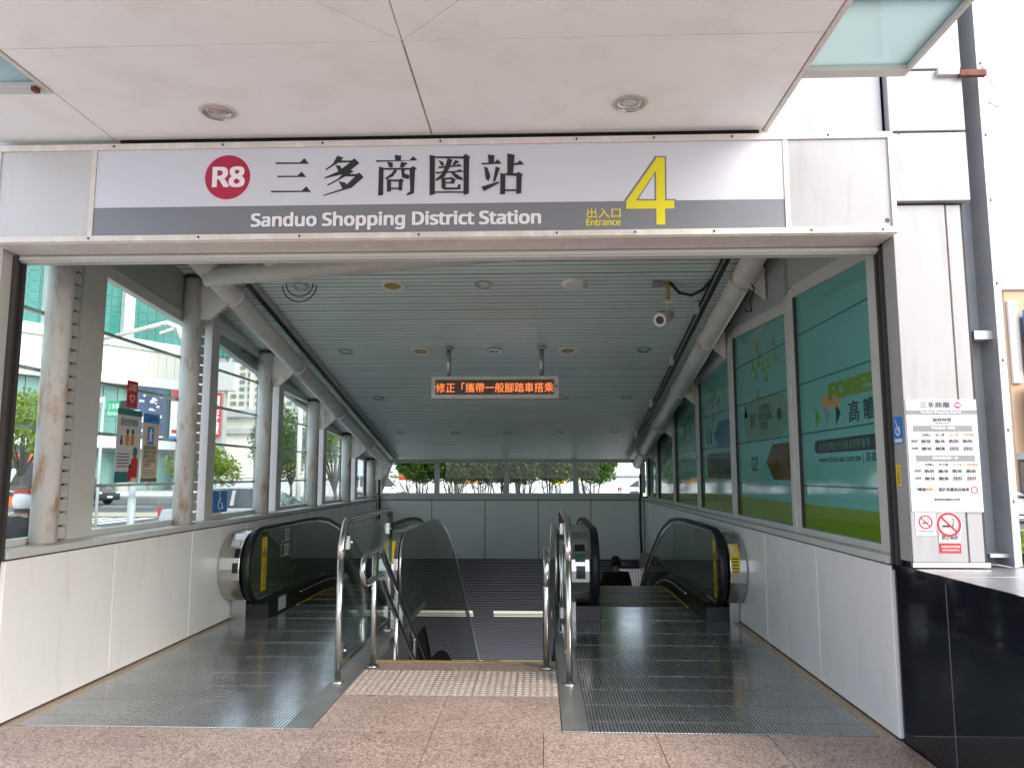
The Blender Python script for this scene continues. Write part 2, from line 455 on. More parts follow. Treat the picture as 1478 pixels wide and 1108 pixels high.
for k in range(3):
    slab(-3.25, -3.165, 4.66 + k * 1.16, 4.66 + (k + 1) * 1.16, m_border, 'border_stone')
    slab(1.945, 2.04, 4.66 + k * 1.16, 4.66 + (k + 1) * 1.16, m_border, 'border_stone')
# tactile paving: rows of small raised bars on each tile
tw = (1.37 + .12) / 5
for i in range(5):
    for j, (y0, y1) in enumerate(((5.38, 5.705), (5.705, 6.03))):
        mb = MB(); x0 = -1.37 + i * tw
        mb.box(x0 + .002, x0 + tw - .002, y0 + .002, y1 - .002, -.04, 0)
        for a in range(6):
            for b in range(6):
                cx, cyy = x0 + tw * (a + .5) / 6, y0 + .325 * (b + .5) / 6
                mb.hexa([(cx - .016, cyy - .008, 0), (cx + .016, cyy - .008, 0), (cx + .016, cyy + .008, 0), (cx - .016, cyy + .008, 0)],
                        [(cx - .011, cyy - .005, .005), (cx + .011, cyy - .005, .005), (cx + .011, cyy + .005, .005), (cx - .011, cyy + .005, .005)])
        P('tactile_tile', mb, m_tact, floor_)
P('step_nosing', MB().box(-1.37, .12, 6.302, 6.352, -.06, .003), m_nosing, floor_, bev=.004)

# ================================================================== low side walls and the end wall
def clad_wall(name, label, X, face, x_in, joints, z0, z1, z_sill, mat_first):
    """low wall along Y at X whose cladding panels face the hall (face = +1 / -1)"""
    w = T(name, label, 'wall', (X, joints[0], 0))
    xb0, xb1 = sorted((X - face * .035, X - face * .36))
    P('backing', MB().box(xb0, xb1, joints[0], joints[-1], -.3, z1 + .03), m_joint, w)
    for i, (a, b) in enumerate(zip(joints[:-1], joints[1:])):
        pa, pb = sorted((X, X - face * .03))
        P('panel', MB().box(pa, pb, a + .006, b - .006, z0, z1), mat_first, w, bev=.004)
        P('joint_seal', MB().box(*sorted((X - face * .008, X - face * .034)), b - .0055, b + .0055, z0, z1), m_joint_warm if i < 2 else m_joint, w)
    xs0, xs1 = sorted((X + face * .015, X - face * .40))
    for a, b in zip(joints[0::2], joints[2::2] + ([joints[-1]] if len(joints) % 2 == 0 else [])):
        P('sill', MB().box(xs0, xs1, a + .002, b - .002, z1 + .012, z_sill), m_frame, w, bev=.004)
    return w
jl = [4.58, 5.79, 7.09, 8.4, 9.7, 11.0, 12.3, 13.6, 15.1]
clad_wall('low_wall', 'white panelled low wall under the clear windows of the entrance', -3.25, 1, 0, jl, .012, .972, 1.03, m_panel)
clad_wall('low_wall', 'white panelled low wall under the teal advertising windows', 2.03, -1, 0, jl, .012, .972, 1.03, m_panel)

ew = T('end_wall', 'pale grey panelled end wall below the strip of windows', 'wall', (-.6, 15.2, 0))
P('backing', MB().box(-3.6, 2.4, 15.19, 15.5, -.13, 1.06), m_joint, ew)
exs = [-3.25, -2.155, -1.095, -.045, .987, 2.03]
for a, b in zip(exs[:-1], exs[1:]):
    P('panel', MB().box(a + .006, b - .006, 15.15, 15.185, -.15, .985), m_panel_i, ew, bev=.004)
    P('sill', MB().box(a + .002, b - .002, 15.12, 15.5, 1.0, 1.045), m_frame, ew, bev=.004)
P('cap_strip', MB().box(-3.25, 2.03, 15.14, 15.185, 1.047, 1.075), m_frame, ew)

wst = T('end_window', 'long strip window of four panes in the end wall, hedge behind it', 'window', (-.6, 15.3, 1.08))
mul = [-3.25, -2.075, -.675, .70, 2.03]
P('frame', MB().box(-3.25, 2.03, 15.26, 15.34, 1.045, 1.125).box(-3.25, 2.03, 15.26, 15.34, 1.725, 1.82), m_frame, wst, bev=.003)
for i, x in enumerate(mul): P('mullion', MB().box(x - .05, x + .05, 15.25, 15.345, 1.126, 1.724), m_frame, wst, bev=.003)
for a, b in zip(mul[:-1], mul[1:]): P('pane', MB().box(a + .051, b - .051, 15.295, 15.303, 1.126, 1.724), m_glass_e, wst)

# ================================================================== windows with clear glass (X = -3.47)
def side_window(X, face, y0, y1, pf, pn, zb, zh0, zh1, trans, name, label, glassm, group, post_z):
    """window between floor-side sill zb and a head that runs zh0 (near) to zh1 (far)"""
    w = T(name, label, 'window', (X, y0, zb), group)
    fi, fo = X + face * .045, X - face * .05
    a, b = sorted((fi, fo))
    P('post', MB().hexa([(a, y0 - pf, zb), (b, y0 - pf, zb), (b, y0, zb), (a, y0, zb)], [(a, y0 - pf, post_z(y0 - pf)), (b, y0 - pf, post_z(y0 - pf)), (b, y0, zh0 + .1), (a, y0, zh0 + .1)]), m_frame, w, bev=.003)
    P('post', MB().box(a + .01, b - .01, y1, y1 + pn, zb, zh1 + .08), m_frame, w, bev=.003)
    P('bottom_rail', MB().box(a + .01, b - .01, y0 + .001, y1 - .001, zb, zb + .045), m_frame, w, bev=.003)
    P('head_rail', MB().hexa([(a + .01, y0 + .001, zh0), (b - .01, y0 + .001, zh0), (b - .01, y1 - .001, zh1), (a + .01, y1 - .001, zh1)],
                             [(a + .01, y0 + .001, zh0 + .1), (b - .01, y0 + .001, zh0 + .1), (b - .01, y1 - .001, zh1 + .1), (a + .01, y1 - .001, zh1 + .1)]), m_frame, w, bev=.003)
    P('gasket', MB().box(X - face * .012, X + face * .03, y0 + .001, y0 + .014, zb + .046, zh0 - .001).box(X - face * .012, X + face * .03, y1 - .014, y1 - .001, zb + .046, zh1 - .001), m_joint, w)
    for z in trans:
        if z < min(zh0, zh1) - .08:
            P('transom', MB().box(X - face * .016, X - face * .04, y0 + .001, y1 - .001, z - .012, z + .012), m_frame, w)
    yt = y0 + .014; yu = y1 - .014
    p = MB().hexa([(X - .005, yt, zb + .046), (X + .005, yt, zb + .046), (X + .005, yu, zb + .046), (X - .005, yu, zb + .046)],
                  [(X - .005, yt, zh0 - .002), (X + .005, yt, zh0 - .002), (X + .005, yu, zh1 - .002), (X - .005, yu, zh1 - .002)])
    P('pane', p, glassm, w)
    # infill between the head and the sloping ceiling
    i0, i1 = sorted((X + face * .03, X - face * .02))
    za, zb2 = CZ(y0), CZ(y1)
    if za > zh0 + .12:
        P('infill_panel', MB().prism([(i0, y0 + .004, zh0 + .102), (i0, y1 + pn, zh1 + .102), (i0, y1 + pn, max(zb2, zh1 + .104)), (i0, y0 + .004, za)], (i1 - i0, 0, 0)), m_upper, w)
    return w
TR = [1.41, 1.82, 2.22, 2.625, 3.03]
lw = [(4.66, 5.16, .02, .03, 3.08, 3.0), (5.76, 7.2, .30, .1, 3.06, 2.94), (7.9, 9.22, .19, .1, 3.04, 2.93), (9.99, 11.24, .19, .1, 2.62, 2.55), (12.1, 13.22, .19, .1, 2.2, 2.13), (14.2, 15.0, .19, .08, 1.79, 1.76)]
lwl = ['narrow clear window beside the entrance jamb, scooter rider seen through it',
       'clear window with the red, grey and beige notices stuck on it',
       'clear window with the blue wheelchair notice at its foot',
       'third clear window from the end wall, pale tower and tree behind it',
       'second clear window from the end wall, green trees behind it',
       'smallest clear window, next to the end wall']
for (y0, y1, pf, pn, h0, h1), lb in zip(lw, lwl):
    side_window(-3.47, 1, y0, y1, pf, pn, 1.031, h0, h1, TR, 'clear_window', lb, m_glass, 'clear side windows', lambda y: min(CZ(y), 3.3))

# ---- round columns, each with its gusset to the roof tube
cys = [5.09, 7.10, 9.12, 11.13, 13.1, 15.03]
def tube_z(y): return CZ(y) - .16
cl = ['white round column with heavy rust streaks, nearest the entrance', 'white round column with a long yellow stain, between the notice window and the wheelchair window',
      'white round column behind the wheelchair window', 'white round column, third from the end wall', 'white round column, second from the end wall', 'white round column standing in the corner by the end wall']
for y, lb in zip(cys, cl):
    c = T('round_column', lb, 'column', (-3.36, y, 1.03), 'round columns along the clear windows')
    top = CZ(y) - .012
    P('shaft', MB().tube([(-3.36, y, 1.031), (-3.36, y, top - .02)], .086, 20, True), m_column, c)
    P('cap', MB().cyl((-3.36, y, top - .019), (-3.36, y, top + .01), .09, 20), m_joint, c)
    P('base_ring', MB().cyl((-3.36, y, 1.03), (-3.36, y, 1.042), .095, 20), m_joint_warm, c)
    P('gusset', MB().prism([(-3.30, y - .012, top - .05), (-3.30, y - .012, top - .42), (-3.18, y - .012, top - .41), (-3.02, y - .012, top - .27), (-3.02, y - .012, top - .05)], (0, .05, 0)), m_column, c)
# ribbed shutter strips beside the columns
for i, y in enumerate(cys[:5]):
    yy0, yy1 = y + .12, y + (.36 if i == 0 else .44)
    t = T('louvre_strip', ['ribbed cream louvre strip between the rustiest column and the notice window', 'ribbed louvre strip beside the yellow stained column', 'ribbed louvre strip beyond the wheelchair window column', 'ribbed louvre strip at the third column from the end wall', 'ribbed louvre strip at the second column from the end wall'][i], 'louvre', (-3.45, yy0, 1.03), 'louvre strips beside the columns')
    z = 1.04; one = None; many = MB()
    P('backing', MB().box(-3.5, -3.47, yy0, yy1, 1.031, CZ(yy1) - .02), m_gap, t)
    while z < CZ(y + .5) - .12:
        if i == 0:
            if one is None: one = P('slat', MB().box(-3.47, -3.435, yy0, yy1, z, z + .084), m_frame, t, bev=.006); zz = z
            else:
                d = dup(one, None, t); d.location = one.location + Vector((0, 0, z - zz))
        else: many.box(-3.47, -3.43, yy0, yy1, z, z + .08)
        z += .098
    if i: P('slat', many, m_frame, t)

# ---- teal advertising windows (X = 2.12)
rwl = ['tall teal window printed with a company name, web address and lime base', 'teal window printed with lime triangles and the 01 and 02 boxes', 'teal window printed with the dark photo strip and a blue arrow',
       'third teal window from the end wall, lime triangles at its top', 'second teal window from the end wall', 'smallest teal window, next to the end wall']
rw = [(4.79, 6.24, .17, .09, 2.87, 2.95), (6.42, 8.22, .085, .09, 2.86, 2.96), (8.4, 10.05, .085, .08, 2.80, 2.68), (10.22, 11.9, .085, .08, 2.50, 2.54), (12.06, 13.65, .08, .08, 2.16, 2.19), (13.81, 14.95, .08, .1, 1.80, 1.80)]
RW = []
for (y0, y1, pf, pn, h0, h1), lb in zip(rw, rwl):
    RW.append(side_window(2.12, -1, y0, y1, pf, pn, 1.031, h0, h1, [], 'teal_window', lb, m_film, 'teal advertising windows', lambda y: min(CZ(y), 3.0)))
for w_, (y0, y1, pf, pn, h0, h1) in zip(RW, rw):
    for z in TR[:5]:
        if z < min(h0, h1) - .06: P('glazing_joint', MB().box(2.1135, 2.116, y0 + .016, y1 - .016, z - .006, z + .006), m_tline, w_)
    P('lime_band', MB().box(2.1125, 2.1148, y0 + .015, y1 - .015, 1.08, 1.265), m_lime, w_)
# prints read along -Y when seen from the hall: u = (0,-1,0), v = up
PU, PV = (0, -1, 0), (0, 0, 1)
def PX(y, z): return (2.1145, y, z)
def rp(name, mbf, mat, w_): 
    mb = MB(); mbf(mb); return P(name, mb, mat, w_, fixn=False)
W = RW[0]
rp('lettering', lambda m: (text(m, '高 瞻', PX(5.27, 1.85), PU, PV, .42, .145, .012), text(m, 'www.fores-ad.com.tw | 高雄', PX(5.87, 1.57), PU, PV, 1.0, .075), text(m, 'FORESIGHT ADVERTISING | 遠瞻策略', PX(5.85, 1.125), PU, PV, 1.05, .075)), m_navy, W)
rp('slogan_bar', lambda m: poly(m, [(.03, 0), (1.09, 0), (1.09, .1), (.03, .1), (0, .07), (0, .03)], 0, PX(5.95, 1.655), PU, PV), m_navy, W)
rp('slogan', lambda m: text(m, '全方位廣告行銷整合服務專家', PX(5.85, 1.675), PU, PV, .9, .06, lift=.003), m_tealp, W)
rp('company_name', lambda m: text(m, 'FORES', PX(5.62, 2.03), PU, PV, .82, .125, .05), m_lime2, W)
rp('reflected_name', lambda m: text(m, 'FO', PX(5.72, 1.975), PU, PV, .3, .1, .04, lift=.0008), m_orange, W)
for k, mm in enumerate((m_yellow, m_tealp, m_navy)):
    rp('arrow', lambda m: poly(m, [(0, 0), (.09, .085), (0, .17)], .0, PX(5.9 - k * .2, 1.845), PU, PV), mm if k else m_lime2, W)
def tris(m, y, z, s, pts):
    for (a, b) in pts: poly(m, [(a * s, b * s), (a * s + s, b * s), (a * s + s / 2, b * s + s)], 0, PX(y, z), PU, PV)
tp = [(7, 8), (6.5, 7), (7.5, 7), (8.5, 7.3), (4, 5), (4.6, 4), (7.2, 4.6), (3, 2.8), (4.2, 3), (3.6, 1.7), (5, 2), (6, 2.3), (7.4, 2.6), (5.6, .8), (.2, .6), (3.8, -1), (1, -3)]
rp('triangle_print', lambda m: tris(m, 8.1, 2.3, .13, [(a * 1.25, b * .58) for a, b in tp if b * .075 + 2.3 < 2.8]), m_lime2, RW[1])
rp('triangle_print', lambda m: tris(m, 9.95, 2.2, .1, [(a * 1.5, b * .6) for a, b in tp if b * .06 + 2.2 < 2.6]), m_lime2, RW[2])
rp('triangle_print', lambda m: tris(m, 11.8, 1.75, .12, [(a * 1.1, b * .6) for a, b in tp]), m_lime2, RW[3])
rp('triangle_print', lambda m: tris(m, 13.5, 1.5, .12, [(a * 1.1, b * .5) for a, b in tp]), m_lime2, RW[4])
rp('box_print', lambda m: poly(m, [(0, 0), (1.2, 0), (1.4, .12), (1.4, .3), (1.2, .4), (0, .38)], 0, PX(7.93, 1.83), PU, PV), m_tealp, RW[1])
rp('box_print', lambda m: poly(m, [(0, .16), (.2, .0), (.78, 0), (.78, .32), (.2, .32)], 0, PX(7.22, 1.45), PU, PV), m_brownp, RW[1])
rp('lettering', lambda m: (text(m, '01', PX(7.7, 1.97), PU, PV, .16, .12, lift=.003), text(m, '全方位整合\n廣告行銷服務\n平面設計', PX(7.4, 1.92), PU, PV, .42, .24, lift=.003), text(m, '02', PX(7.72, 1.53), PU, PV, .22, .14, lift=.003), text(m, '02', PX(6.62, 1.55), PU, PV, .16, .12, lift=.003)), m_navy, RW[1])
rp('arrow_mark', lambda m: (poly(m, [(.06 * math.cos(t * .5236), .06 * math.sin(t * .5236)) for t in range(12)], .0025, PX(6.78, 2.03), PU, PV), poly(m, [(0, 0), (.03, 0), (.08, .05), (.03, .1), (0, .1), (.05, .05)], .0025, PX(6.95, 1.56), PU, PV)), m_navy, RW[1])
rp('photo_strip', lambda m: rect(m, PX(9.75, 1.45), PU, PV, 1.3, .3, 0), m_navy, RW[2])
rp('photo_strip_pattern', lambda m: [rect(m, PX(9.7 - .03 * k, 1.5), PU, PV, .012, .03 + .1 * random.random(), .002) for k in range(40)], m_brownp, RW[2])
rp('arrow_print', lambda m: poly(m, [(0, .15), (.25, 0), (.9, 0), (.9, .32), (.25, .32)], 0, PX(9.33, 1.8), PU, PV), m_bluep, RW[2])
rp('lettering', lambda m: text(m, '03', PX(9.75, 1.88), PU, PV, .3, .14, lift=.003), m_navy, RW[2])

# ================================================================== sloping slatted ceiling and roof over it
ce = T('slatted_ceiling', 'sloping ceiling of long grey green aluminium slats over the escalators', 'ceiling', (-.6, 15.1, 1.8))
sa = math.atan(.201)
rz = MB(); y0r, y1r = 4.62, 15.6
rz.prism([(-3.6, y0r, CZ(y0r) + .045), (-3.6, y1r, CZ(y1r) + .045), (-3.6, y1r, CZ(y1r) + .35), (-3.6, y0r, CZ(y0r) + .35)], (5.9, 0, 0))
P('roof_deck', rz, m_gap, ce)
pit = .0845
slat = None; n = int((15.14 - 4.75) / (pit * math.cos(sa)))
for k in range(n):
    y = 15.14 - (k + .5) * pit * math.cos(sa)
    if slat is None:
        h = .0348
        prof = [(-h, .0035), (-h, .001), (-h + .003, 0), (h - .003, 0), (h, .001), (h, .0035)]
        mb = MB()
        pts = [(-3.44, y + a * math.cos(sa) + b * math.sin(sa) * 0 , CZ(y) - a * math.sin(sa) + b) for a, b in prof]
        mb.prism(pts, (5.49, 0, 0))
        slat = P('slat', mb, m_slat, ce); ys = y
    else:
        d = dup(slat, None, ce); d.location = slat.location + Vector((random.uniform(-.002, .002), y - ys, CZ(y) - CZ(ys) + random.uniform(-.0012, .0012)))
        d.rotation_euler = (random.uniform(-.008, .008) * 0, 0, 0)

# upper side walls outside the infill (keep the hall dark between head and roof)
su = MB()
su.prism([(-3.62, 4.5, 1.04 + 2.4), (-3.62, 4.5, 5.0), (-3.62, 15.6, 2.3), (-3.62, 15.6, CZ(15.6) + .2)], (.08, 0, 0))
tag(P('roof_fascia', su, m_upper, loc=(-3.58, 4.5, 3.4)), 'grey fascia board along the roof edge over the clear windows', 'fascia')
su = MB().box(2.14, 2.4, 4.62, 15.5, 1.04, 1.05).prism([(2.14, 4.62, 1.05), (2.14, 4.62, 5.0), (2.14, 15.6, 2.3), (2.14, 15.6, 1.05)], (.2, 0, 0))
tag(P('advert_backing_wall', su, m_upper, loc=(2.2, 4.6, 1.04)), 'solid grey wall backing the teal advertising windows', 'wall')

# ---- roof tubes
def rtube(name, label, ax, bx, ya, yb, collars, drop0, drop1, gside):
    t = T(name, label, 'roof tube', ((ax + bx) / 2, yb, CZ(yb) - .2))
    pa, pb = Vector((ax, ya, CZ(ya) - drop0)), Vector((bx, yb, CZ(yb) - drop1))
    P('tube', MB().tube([pa, pb], .1, 20), m_pipe, t)
    dirn = (pb - pa).normalized()
    for y in collars:
        f = (y - ya) / (yb - ya); c = pa.lerp(pb, f)
        P('collar', MB().tube([c - dirn * .02, c + dirn * .02], .118, 20), m_column, t)
    return t, pa, pb
tL, la, lb_ = rtube('sloping_tube', 'thick white roof tube sloping down along the clear windows', -3.0, -2.98, 5.6, 14.75, [7.16, 9.17, 11.17, 13.14], .17, .17, 1)
tR, ra, rb_ = rtube('sloping_tube', 'thick white roof tube sloping down along the teal windows', 1.87, 1.87, 5.4, 14.75, [6.9, 8.45, 10.2, 12.0, 13.75], .15, .17, -1)
for y in (6.9, 8.45, 10.2, 12.0, 13.75):
    zc = CZ(y) - .16
    P('gusset', MB().prism([(1.93, y - .012, zc + .1), (1.93, y - .012, zc - .09), (2.07, y - .012, zc - .2), (2.07, y - .012, zc + .1)], (0, .03, 0)), m_column, tR)
ct = T('cross_tube', 'white roof tube crossing under the slats just behind the entrance', 'roof tube', (-1.5, 6.5, 3.3))
P('tube', MB().tube([(-3.0, 6.55, 3.255), (-1.9, 6.55, 3.335), (-.8, 6.55, 3.42), (.1, 6.55, 3.48)], .085, 18), m_pipe, ct)
P('stub', MB().tube([(-2.42, 6.4, 3.52), (-2.36, 6.62, 3.26)], .075, 16), m_pipe, ct)

# ---- cable trunking and loose cables
tr = T('cable_tray', 'dark grey cable tray running down beside the white roof tube over the clear windows', 'cable tray', (-2.8, 15, 1.8))
P('tray', MB().hexa([(-2.87, 7.0, CZ(7.0) - .055), (-2.79, 7.0, CZ(7.0) - .055), (-2.79, 14.9, CZ(14.9) - .055), (-2.87, 14.9, CZ(14.9) - .055)], [(-2.87, 7.0, CZ(7.0) - .008), (-2.79, 7.0, CZ(7.0) - .008), (-2.79, 14.9, CZ(14.9) - .008), (-2.87, 14.9, CZ(14.9) - .008)]), m_zinc, tr)
P('cable', MB().tube([(-2.84, y, CZ(y) - .075) for y in (7.0, 9, 11, 13, 14.95)], .018, 8), m_cable, tr)
tr = T('cable_tray', 'black cable with white clips running beside the roof tube over the teal windows', 'cable', (1.68, 15, 1.8))
P('cable', MB().tube([(1.705, y, CZ(y) - .05) for y in (5.6, 7, 9, 11, 13, 14.9)], .022, 8), m_cable, tr)
P('cable', MB().tube([(1.655, y, CZ(y) - .04) for y in (5.6, 7, 9, 11, 13, 14.9)], .012, 8), m_cable, tr)
for y in (7.75, 9.3, 11.1, 12.9): P('clip', MB().box(1.59, 1.635, y - .04, y + .04, CZ(y) - .14, CZ(y) - .018), m_frame, tr)
def drop(x, y, lab, side):
    pts = [(x, y - .1, 1.5), (x, y - .12, 1.1), (x + .02 * side, y - .14, 1.0), (x + .02 * side, y - .14, .4), (x, y - .14, -.12)]
    return tag(P('drain_cable', MB().tube(pts, .022, 8), m_cable, loc=(x, y, 0)), lab, 'cable')
drop(1.96, 15.2, 'black cable dropping down the corner by the smallest teal window', -1)
drop(-3.2, 15.2, 'black cable dropping down the corner by the smallest clear window', 1)
lp = MB()
for r, dz in ((.17, .0), (.135, .02)):
    lp.tube([(-2.37 + r * math.cos(a), 7.25, CZ(7.25) - .03 + dz + r * .95 * math.sin(a)) for a in [math.pi + i * math.pi / 12 for i in range(13)]], .006, 6)
tag(P('cable_loop', lp, m_cable, loc=(-2.37, 7.25, 3.3)), 'two thin dark wire loops hanging under a downlight by the cross tube', 'cable')
lp = MB().tube([(1.93 + .02 * math.sin(3 * a), 6.95 + .14 * math.cos(a), 3.12 + .13 * math.sin(a)) for a in [i * .45 for i in range(13)]], .008, 6)
tag(P('cable_loop', lp, m_cable, loc=(1.95, 6.95, 3.1)), 'black cable coil hanging behind the roof tube over the teal windows', 'cable')

# ---- ceiling fittings
def cnorm(): return Vector((0, -math.sin(sa), -math.cos(sa)))
def fitting(x, y, kind, label):
    n_ = cnorm(); c = Vector((x, y, CZ(y) - .002))
    t = T({'spk': 'ceiling_speaker', 'cap': 'smoke_detector_cover', 'dl': 'downlight'}[kind], label, {'spk': 'speaker', 'cap': 'detector', 'dl': 'ceiling light'}[kind], c, {'spk': 'yellowed ceiling speakers', 'dl': 'ceiling downlights', 'cap': None}[kind])
    if kind == 'spk':
        P('rim', MB().ring(c, n_, .085, .118, .014), m_panel, t)
        P('grille', MB().disc(c + n_ * .006, n_, .09, 24), m_spk, t)
    elif kind == 'cap':
        P('cover', MB().tube([c, c + n_ * .012, c + n_ * .03], .11, 22, True, [.125, .125, .09]), m_panel, t)
    else:
        P('rim', MB().ring(c, n_, .062, .088, .01), m_steel_d, t)
        P('reflector', MB().tube([c + n_ * .006, c - n_ * .03], .06, 20, False, [.066, .03]), m_steel, t)
        P('bulb', MB().disc(c - n_ * .012, n_, .05, 16), m_steel_d, t)
    return t
gx = [-2.385, -1.46, -.555, .34, 1.26]
rowN = ['first', 'second', 'third', 'fourth']
colN = ['beside the cable tray', 'left of the middle', 'on the middle line', 'right of the middle', 'beside the clipped cable']
for r, y in enumerate((7.32, 9.13, 11.05, 13.05)):
    for c_, x in enumerate(gx):
        kind = 'dl'
        if (r, c_) in ((0, 1), (1, 1), (1, 3)): kind = 'spk'
        if (r, c_) == (0, 3): kind = 'cap'
        if (r, c_) == (0, 4): continue
        nm = {'spk': 'yellowed round speaker', 'cap': 'flat white round cover', 'dl': 'small recessed downlight'}[kind]
        fitting(x, y, kind, '%s in the %s ceiling row, %s' % (nm, rowN[r], colN[c_]))

# ---- CCTV camera
cc = T('security_camera', 'cream bullet camera hanging from the slats on a rusty stem', 'camera', (1.25, 7.32, 3.37))
P('stem', MB().cyl((1.25, 7.3, 3.37), (1.25, 7.3, 3.2), .02, 12), m_nosing, cc)
P('bracket', MB().box(1.19, 1.31, 7.27, 7.33, 3.14, 3.165).cyl((1.25, 7.3, 3.2), (1.24, 7.3, 3.05), .018, 10), m_cctv, cc)
P('casing', MB().tube([(1.27, 7.42, 3.06), (1.14, 7.12, 2.95)], .058, 18), m_cctv, cc)
P('hood', MB().hexa([(1.22, 7.46, 3.115), (1.33, 7.44, 3.09), (1.2, 7.08, 2.995), (1.07, 7.1, 3.015)], [(1.22, 7.46, 3.125), (1.33, 7.44, 3.10), (1.2, 7.08, 3.005), (1.07, 7.1, 3.025)]), m_cctv, cc)
fd = Vector((-.13, -.30, -.11)).normalized()
P('front_ring', MB().ring(Vector((1.14, 7.12, 2.95)), fd, .04, .062, .012), m_white, cc)
P('lens', MB().disc(Vector((1.14, 7.12, 2.95)) + fd * .004, fd, .041, 18), m_black, cc)
P('ceiling_plate', MB().box(1.1, 1.21, 7.25, 7.36, CZ(7.36) - .03, CZ(7.36) - .001), m_steel_d, cc)
P('cable', MB().tube([(1.27, 7.3, 3.36), (1.36, 7.28, 3.25), (1.47, 7.26, 3.22), (1.58, 7.24, 3.27), (1.66, 7.2, 3.36)], .016, 8), m_cable, cc)

# ---- LED message board
lb2 = T('message_board', 'hanging dot matrix board with orange Chinese message', 'LED sign', (-.54, 8.95, 2.4))
bx0, bx1, bz0, bz1 = -1.295, .22, 2.392, 2.657
P('casing', MB().box(bx0, bx1, 8.955, 9.08, bz0, bz1), m_signframe, lb2, bev=.004)
P('bezel', MB().box(bx0, bx1, 8.94, 8.954, bz1 - .042, bz1).box(bx0, bx1, 8.94, 8.954, bz0, bz0 + .045).box(bx0, bx0 + .05, 8.94, 8.954, bz0 + .0455, bz1 - .0425).box(bx1 - .055, bx1, 8.94, 8.954, bz0 + .0455, bz1 - .0425), m_signframe, lb2)
P('screen', MB().box(bx0 + .05, bx1 - .055, 8.95, 8.9545, bz0 + .045, bz1 - .042), m_ledbg, lb2)
P('message', text(MB(), '修正「攜帶一般腳踏車搭乘', (bx0 + .054, 8.9485, bz0 + .072), UX, UZ, bx1 - bx0 - .115, .115), m_led, lb2, fixn=False)
P('sensor', MB().disc((bx1 - .027, 8.938, bz0 + .14), (0, -1, 0), .012, 10), m_ink, lb2)
for x in (-1.1, .02):
    P('hanger', MB().cyl((x, 9.02, bz1), (x, 9.02, CZ(9.02) + .005), .028, 14), m_steel_d, lb2)
    P('hanger_flange', MB().cyl((x, 9.02, CZ(9.02) - .03), (x, 9.02, CZ(9.02) - .006), .055, 14), m_steel_d, lb2)
# ================================================================== facade, sign, canopy
hd = T('facade_header', 'white panelled wall above the station sign, carrying the canopy', 'wall', (-.6, 4.5, 2.95))
P('backing', MB().box(-3.6, 2.03, 4.365, 4.63, 2.95, 6.0), m_joint, hd)
for (a, b) in ((-3.6, -2.2), (-2.2, -.2), (-.2, 1.2), (1.2, 2.03)):
    for (c, d) in ((3.485, 3.845), (3.86, 4.9), (4.915, 6.0)):
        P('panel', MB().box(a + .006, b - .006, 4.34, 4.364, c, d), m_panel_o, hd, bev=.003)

sg = T('station_sign', 'long station name sign reading Sanduo Shopping District Station with red R8 and yellow 4', 'sign', (-.6, 4.3, 2.89))
SY = 4.262
P('box', MB().box(-3.25, 2.025, SY + .006, 4.338, 2.868, 3.455), m_frame, sg)
fr = MB().box(-3.262, 2.037, SY - .012, SY + .02, 3.425, 3.462).box(-3.262, 2.037, SY - .012, SY + .02, 2.862, 2.897)
for x in (-3.25, 2.02): fr.box(x - .012, x + .017, SY - .0115, SY + .02, 2.8975, 3.4245)
P('frame', fr, m_signframe, sg, bev=.002)
for x in (-2.66, 1.425): P('divider', MB().box(x - .014, x + .014, SY - .006, SY + .005, 2.8975, 3.4245), m_signframe, sg)
P('soffit', MB().box(-3.25, 2.025, 4.27, 4.498, 2.857, 2.8675), m_signframe, sg)
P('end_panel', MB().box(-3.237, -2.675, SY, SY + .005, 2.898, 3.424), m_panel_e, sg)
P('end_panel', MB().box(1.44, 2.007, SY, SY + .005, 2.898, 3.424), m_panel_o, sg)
P('face', MB().box(-2.645, 1.41, SY, SY + .005, 3.07, 3.424), m_signl, sg)
P('band', MB().box(-2.645, 1.41, SY, SY + .005, 2.898, 3.0695), m_signd, sg)
kb = MB()
for x in (-2.66, -2.0, -1.4, -.7, .1, .55, 1.0, 1.55, 1.95):
    kb.cyl((x, SY - .0125, 2.88), (x, SY - .019, 2.88), .006, 8); kb.cyl((x + .12, SY - .0125, 3.445), (x + .12, SY - .019, 3.445), .006, 8)
P('bolt', kb, m_ink, sg)
P('cable_hole', MB().disc((1.983, SY - .0008, 2.935), (0, -1, 0), .014, 14), m_ink, sg)
